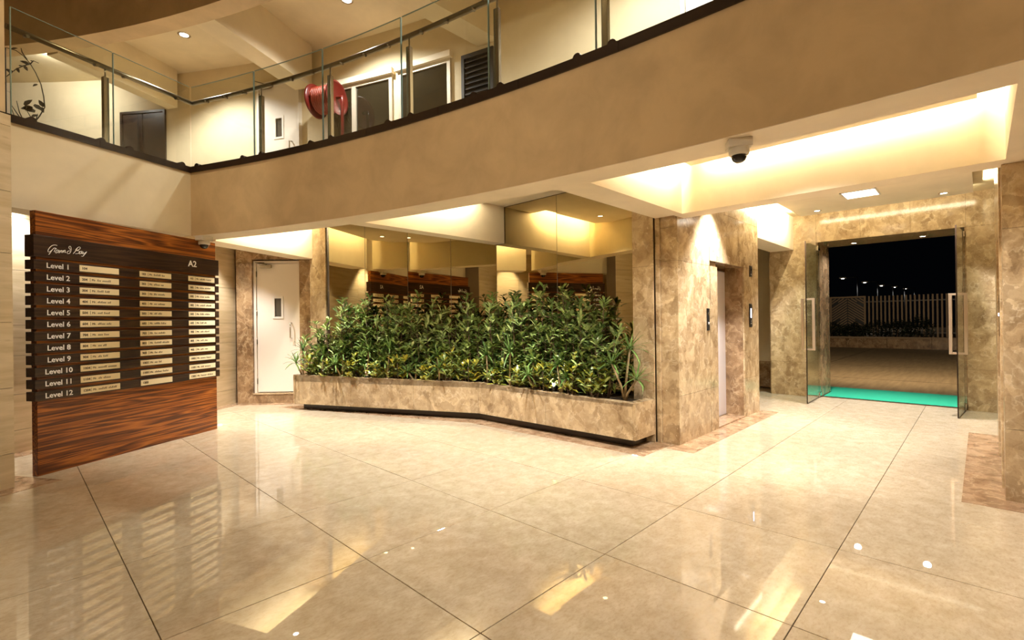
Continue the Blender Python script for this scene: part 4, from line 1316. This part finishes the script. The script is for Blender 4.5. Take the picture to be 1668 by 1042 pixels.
# ------------------------------------------------------------------ balcony railing
GT, GB = 4.45, ZT + 0.06
rc = thing('glass_railing', 'frameless curved glass balustrade with steel posts on the curved balcony', 'railing', arc(12) + (ZT,))
seams = [corner(0.055)[1], 21.45, 17.5, 13.45, 9.65, 5.95, 2.2, -1.8, -6, -10.5, -15]
for a, b_ in zip(seams[:-1], seams[1:]):
    g = 0.035
    part('glass_pane', MB().sweep(arcs(a - g, b_ + g, 8), [(0.05, GB), (0.05, GT), (0.060, GT), (0.060, GB)]), M['glass'], rc, True)
    part('pane_edge', MB().sweep(arcs(a - g, b_ + g, 8), [(0.049, GT), (0.049, GT + .004), (0.061, GT + .004), (0.061, GT)]), M['glassedge'], rc, True)
    for e in (b_ + g, ):
        part('pane_edge', MB().sweep(arcs(e, e - .03, 1), [(0.046, GB), (0.046, GT), (0.064, GT), (0.064, GB)]), M['glassedge'], rc, True)
    # post just behind the seam
    p = b_ - 0.02
    q = arc(p - 0.13, 0.12)
    a_ = math.radians(p)
    rr, tt = Vector((math.cos(a_), math.sin(a_))), Vector((-math.sin(a_), math.cos(a_)))
    Q = Vector(q)
    def quad(w1, w2): return [tuple(Q + rr * w1 + tt * w2), tuple(Q + rr * w1 - tt * w2), tuple(Q - rr * w1 - tt * w2), tuple(Q - rr * w1 + tt * w2)]
    ps = part('post', MB().prism(quad(0.022, 0.026), GB, 4.17), M['steel'], rc, True, 0.003)
    part('post_rod', MB().tube([(q[0], q[1], 4.17), (q[0], q[1], 4.27)], 0.008, 6), M['rail'], ps, True)
    for fct in (0.2, 0.5, 0.8):
        c0, c1 = arc(a + (b_ - a) * fct, 0.064), arc(a + (b_ - a) * fct, 0.125)
        part('rail_bracket', MB().tube([(c0[0], c0[1], 4.245), (c1[0], c1[1], 4.26)], 0.016, 8), M['rail'], rc, True)
    for fct in (0.14, 0.86):
        c = arc(a + (b_ - a) * fct, 0.0)
        c2 = arc(a + (b_ - a) * fct, 0.11)
        part('base_clip', MB().tube([(c[0], c[1], ZT + .078), (c2[0], c2[1], ZT + .078)], 0.036, 12), M['granite'], rc, True)
part('handrail', MB().tube([(*p, 4.285) for p in arcs(corner(0.125)[1], -15, 60, 0.125)], 0.026, 10), M['rail'], rc, True)
rl = thing('glass_railing', 'straight glass balustrade on the balcony above the directory board', 'railing', LA + (ZT,))
ss = [-corner(0.055)[0] + .01, 0.835, 1.70]
for a, b_ in zip(ss[:-1], ss[1:]):
    part('glass_pane', MB().wall(lpt(b_ - .006, 0.05), lpt(a + .006, 0.05), GB, GT, 0.01), M['glass'], rl, True)
    part('pane_edge', MB().wall(lpt(b_ - .006, 0.049), lpt(a + .006, 0.049), GT, GT + .004, 0.012), M['glassedge'], rl, True)
    part('pane_edge', MB().wall(lpt(b_ + .000, 0.046), lpt(b_ - .006, 0.046), GB, GT, 0.018), M['glassedge'], rl, True)
    for fct in (0.16, 0.84):
        s_ = a + (b_ - a) * fct
        c0, c1 = lpt(s_, 0.062), lpt(s_, 0.125)
        part('rail_bracket', MB().tube([(c0[0], c0[1], 4.245), (c1[0], c1[1], 4.26)], 0.016, 8), M['rail'], rl, True)
        c, c2 = lpt(s_ , 0.0), lpt(s_, 0.11)
        part('base_clip', MB().tube([(c[0], c[1], ZT + .078), (c2[0], c2[1], ZT + .078)], 0.036, 12), M['granite'], rl, True)
ps = part('post', MB().wall(lpt(0.90, 0.10), lpt(0.845, 0.10), GB, 4.17, 0.045), M['steel'], rl, True, 0.003)
c = lpt(0.872, 0.122)
part('post_rod', MB().tube([(*c, 4.17), (*c, 4.27)], 0.008, 6), M['rail'], ps, True)
part('handrail', MB().tube([(*lpt(1.70, 0.125), 4.285), (*lpt(-corner(0.125)[0], 0.125), 4.285)], 0.026, 10), M['rail'], rl, True)

# ------------------------------------------------------------------ security cameras
def dome_camera(loc, rz, label, s=1.0):
    t = thing('dome_camera', label, 'security camera', loc, rz)
    part('mount_box', MB().box(-.07 * s, .07 * s, -.055 * s, .055 * s, -.052 * s, 0), M['camwhite'], t, bv=0.003)
    part('housing', MB().lathe([(.058 * s, -.050 * s), (.060 * s, -.062 * s), (.060 * s, -.088 * s), (.055 * s, -.096 * s), (.045 * s, -.099 * s)], (0, 0, 0), 24), M['camwhite'], t)
    part('dome', MB().lathe([(.046 * s, -.096 * s), (.045 * s, -.112 * s), (.036 * s, -.130 * s), (.020 * s, -.141 * s), (.0005, -.144 * s)], (0, 0, 0), 20), M['smoke'], t)
    return t
dome_camera((3.225, 1.095, ZS - 0.004), math.radians(-58), 'white dome security camera under the curved balcony edge by the entrance')
dome_camera((1.735, 7.135, ZS - 0.004), math.radians(25), 'small white dome security camera at the balcony corner above the directory board', 1.1)

# ------------------------------------------------------------------ fire hose reel on the upper landing
HC = Vector((3.60, 7.60, 5.02))
ax = Vector((0.42, -0.90, 0)).normalized()
hr = thing('fire_hose_reel', 'red fire hose reel with hanging hose on the upper landing wall', 'hose reel', (3.6, 7.6, 4.7))
for sgn in (-1, 1):
    c = HC + ax * 0.19 * sgn
    part('disc', MB().lathe([(0.03, -0.008), (0.25, -0.008), (0.27, 0.012), (0.27, 0.022), (0.25, 0.004), (0.03, 0.004)], c, 32, ax * sgn), M['red'], hr, True)
part('drum', MB().lathe([(0.10, -0.19), (0.10, 0.19)], HC, 20, ax), M['red'], hr, True)
up_ = Vector((0, 0, 1))
sd = ax.cross(up_)
for lay, r_ in ((0, 0.125), (1, 0.165), (2, 0.20)):
    pts = []
    for k in range(9 * 16 + 1):
        a = 2 * PI * k / 16
        pts.append(HC + ax * (-0.165 + 0.33 * k / 144) + (up_ * math.sin(a) + sd * math.cos(a)) * r_)
    part('hose_coil', MB().tube(pts, 0.018, 6), M['hose'], hr, True)
p0 = HC - ax * 0.12 - sd * 0.0 + up_ * 0.2
tail = [HC - ax * 0.10 + sd * (-.21) * 0 + up_ * -.1 - sd * 0.21, HC - ax * 0.10 - sd * 0.225 - up_ * .3, HC - ax * 0.10 - sd * 0.22 - up_ * .95]
part('hose_tail', MB().tube(tail, 0.02, 8), M['hose'], hr, True)
part('nozzle', MB().lathe([(0.012, 0), (0.028, 0.02), (0.024, 0.12), (0.034, 0.13), (0.034, 0.17), (0.018, 0.2)], tail[2] + up_ * .12, 12, (0, 0, -1)), M['red'], hr, True)
sp = HC + ax * 0.30
part('supply_pipe', MB().tube([HC + ax * .2, sp, sp - up_ * 0.1, sp - up_ * 1.7], 0.026, 10), M['red'], hr, True)
wv = Vector((0.90, 0.42, 0))
part('wall_bracket', MB().tube([HC - ax * .16, HC - ax * .16 + wv * .36], 0.02, 8).tube([HC + ax * .16, HC + ax * .16 + wv * .36], 0.02, 8), M['red'], hr, True)

# ------------------------------------------------------------------ dry vine in a dark bowl on the balcony
vb = lpt(1.47, 0.24)
vn = thing('potted_vine', 'dry twig arrangement with a few leaves in a dark bowl by the railing', 'plant', vb + (ZT + 0.0,))
def vp(px, py, o=0.0):
    u_ = (px - 55) / 203 * 1.02
    return Vector((ldir.x * u_ + lnor.x * o, ldir.y * u_ + lnor.y * o, 0.11 + (190 - py) / 152))
part('bowl', MB().lathe([(0.02, 0.0), (0.09, 0.01), (0.155, 0.06), (0.165, 0.10), (0.150, 0.10), (0.10, 0.05), (0.0005, 0.04)], (0, 0, 0), 24), M['granite'], vn)
part('bowl_soil', MB().lathe([(0.0005, 0.085), (0.150, 0.085), (0.150, 0.07)], (0, 0, 0), 20), M['soil'], vn)
for path in ([(58, 190), (70, 172), (78, 156), (77, 140), (72, 122), (64, 106), (54, 96), (44, 88), (34, 84), (20, 85)],
             [(54, 97), (44, 104), (34, 112), (26, 121), (20, 128)],
             [(54, 98), (60, 90), (68, 91)], [(50, 92), (42, 84), (41, 78)],
             [(44, 190), (34, 178), (26, 168)], [(46, 190), (38, 176), (34, 160)], [(50, 190), (54, 178), (48, 170)], [(56, 190), (64, 180), (66, 170)], [(42, 190), (30, 186), (24, 172)]):
    part('twig', MB().tube([vp(p[0], p[1], 0.01 * math.sin(p[0])) for p in path], 0.006, 5, True, 0.003), M['twig'], vn)
part('twig', MB().tube([vp(18, y, 0.0) for y in (185, 160, 130, 105, 86)], 0.005, 5), M['twig'], vn)
for px, py, sz in ((27, 85, .05), (54, 98, .07), (56, 92, .05), (35, 110, .045), (24, 121, .06), (28, 117, .05), (66, 124, .05), (76, 156, .07), (72, 158, .06), (50, 160, .10), (58, 164, .11), (62, 168, .10), (46, 163, .09), (60, 158, .08), (66, 172, .07), (20, 150, .05), (18, 138, .05), (38, 106, .05), (46, 103, .05), (19, 118, .05)):
    mb = MB()
    d = Vector((math.sin(px * 1.7), math.cos(py * 1.3) * .6, math.sin(py * .9) * .7))
    leaf(mb, vp(px, py), d, Vector((-.4, -.8, .4)), sz, sz * .6, .2, .2, 1)
    part('leaf', mb, M['twig'], vn)

# ------------------------------------------------------------------ outside
struct('wall_facade', MB().box(10.40, 10.66, -9, 9, 3.26, 7.5), M['cream'], 'outside wall above the entrance lintel', 'wall')
ground = struct('ground', MB().box(9.9, 90, -40, 50, -0.3, -0.03), M['concrete'], 'grooved concrete drive outside the entrance at night', 'ground')
jt = MB()
for x in (13.6, 17.2, 20.8, 24.4):
    jt.box(x, x + .03, -15, 20, -0.031, -0.0285)
for y in (-2.4, 3.4, 9.2):
    jt.box(10.8, 26.8, y, y + .03, -0.031, -0.0285)
part('groove', jt, M['grout'], ground)
whole('door_mat', MB().prism([(9.95, 0.18), (10.68, 0.18), (10.68, -0.35), (11.38, -0.35), (11.38, 2.75), (10.68, 2.75), (10.68, 2.02), (9.95, 2.02)], -0.03, 0.006), M['mat_green'], 'bright green door mat outside the glass doors', 'mat', bv=0.004)
gw = thing('garden_wall', 'low stone kerb wall of a raised bed across the drive', 'garden wall', (26.9, 3, -0.03))
for k in range(16):
    y = -9 + k * 1.5
    part('stone_panel', MB().box(26.9, 27.2, y + .006, y + 1.494, -0.03, 0.40), M['marble_dk'], gw, True)
    part('coping_stone', MB().box(26.84, 27.26, y + .003, y + 1.497, 0.40, 0.475), M['slat'], gw, True)
part('bed_soil', MB().box(27.2, 30, -9, 15, -0.03, 0.38), M['soil'], gw, True)
fe = thing('slat_fence', 'pale upright slat fence with a carved panel beyond the drive', 'fence', (28.2, 3, 0.38))
y = -1.55
while y < 7.6:
    if not (3.95 < y < 5.40):
        part('slat', MB().box(28.2, 28.26, y, y + 0.062, 0.37, 2.34), M['slat'], fe, True)
    y += 0.152
part('rail', MB().box(28.262, 28.30, -1.8, 7.7, 0.60, 0.66).box(28.262, 28.30, -1.8, 7.7, 2.05, 2.11), M['louver'], fe, True)
lp = MB().box(28.18, 28.26, 3.93, 4.00, 0.37, 2.36).box(28.18, 28.26, 5.30, 5.37, 0.37, 2.36).box(28.18, 28.26, 4.0, 5.30, 2.29, 2.36)
part('panel_frame', lp, M['slat'], fe, True)
part('panel_back', MB().box(28.25, 28.27, 4.0, 5.30, 0.4, 2.29), M['black'], fe, True)
cy0 = 4.65
for k in range(22):
    z = 0.25 + k * 0.125
    for sgn in (-1, 1):
        # one strip of a chevron: from the middle down to the frame
        pts = []
        for t in (0.02, 0.64):
            zz_ = z - t * 0.75
            pts.append((cy0 + sgn * t, zz_))
        (ya, za), (yb, zb_) = pts
        if za > 2.26:
            f_ = (za - 2.26) / (za - zb_)
            ya, za = ya + (yb - ya) * f_, 2.26
        if zb_ < 0.42:
            if za < 0.45: continue
            f_ = (0.42 - zb_) / (za - zb_)
            yb, zb_ = yb + (ya - yb) * f_, 0.42
        if za <= zb_ or abs(ya - yb) < .03: continue
        if k % 7 == 3:
            yb, zb_ = ya + (yb - ya) * .45, za + (zb_ - za) * .45
        h = 0.026
        vs = [(28.20, ya, za - h), (28.20, ya, za + h), (28.20, yb, zb_ + h), (28.20, yb, zb_ - h), (28.25, ya, za - h), (28.25, ya, za + h), (28.25, yb, zb_ + h), (28.25, yb, zb_ - h)]
        part('chevron_strip', MB().add(vs, [(0, 1, 2, 3), (7, 6, 5, 4), (0, 4, 5, 1), (1, 5, 6, 2), (2, 6, 7, 3), (3, 7, 4, 0)]), M['slat'], fe, True)
rh = random.Random(5)
for i, (y, h) in enumerate(((6.9, .75), (6.0, .8), (5.1, .72), (4.2, .68), (3.4, .8), (2.7, .85), (2.0, 1.0))):
    mb = MB()
    for k in range(420):
        a, r_, z = rh.uniform(0, 6.28), math.sqrt(rh.random()), rh.random()
        p = Vector((27.65 + .35 * r_ * math.cos(a), y + .55 * r_ * math.sin(a), .47 + z * h * (1.05 - .45 * r_)))
        leaf(mb, p, Vector((rh.uniform(-1, 1), rh.uniform(-1, 1), rh.uniform(-.2, 1))), Vector((rh.uniform(-1, 1), rh.uniform(-1, 1), 1)), .13, .05)
    t = thing('hedge_bush', 'dark hedge bush before the slat fence, %s from the carved panel side' % ORD[i], 'bush', (27.65, y, .38), group='dark bushes in the raised bed')
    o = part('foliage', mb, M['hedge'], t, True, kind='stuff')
    part('stem', MB().tube([(27.65, y, .385), (27.66, y, .8)], .02, 5), M['stem'], t, True)
LAMPS = [(46.0, 6.9, 4.46, 0.84), (52.0, 6.37, 4.39, 0.79), (58.0, 5.94, 4.34, 0.76), (64.0, 5.62, 4.43, 0.69), (72.0, 5.45, 4.55, 0.69)]
for i, (x, y, z, ln) in enumerate(LAMPS):
    t = thing('street_lamp', 'distant street lamp above the fence, %s from the glass door on the lift side' % ORD[i], 'street lamp', (x, y, 0), group='row of distant street lamps')
    part('pole', MB().tube([(0, 0, -.03), (0, 0, z)], 0.05, 8), M['louver'], t)
    part('arm', MB().tube([(0, 0, z), (0, ln, z)], 0.03, 6), M['louver'], t)
    part('lamp_head', MB().box(-.12, .12, ln - .1, ln + .35, z - .05, z + .05), M['alu'], t)
    part('lens', MB().box(-.11, .11, ln + .05, ln + .22, z - .07, z - .05), M['streetglow'], t)
    light('SPOT', (x, y + ln, z - .1), 160, NEUT, spot_size=math.radians(120), spot_blend=.8, shadow_soft_size=.1, aim=(x - .3, y + ln, 0))
light('SPOT', (11.15, 1.2, 3.75), 1900, WARM, spot_size=math.radians(150), spot_blend=.9, shadow_soft_size=.15, aim=(27.5, 2.5, 0.2))  # unseen flood added to light the drive and the fence
pl = thing('added_floodlight', 'added unseen floodlight on the outside wall, brightening drive and fence', 'floodlight', (10.92, 1.2, 3.8))
part('housing', MB().box(-.12, .16, -.2, .2, .02, .2), M['black'], pl)
part('bracket', MB().box(-.26, -.12, -.04, .04, .06, .14), M['black'], pl)
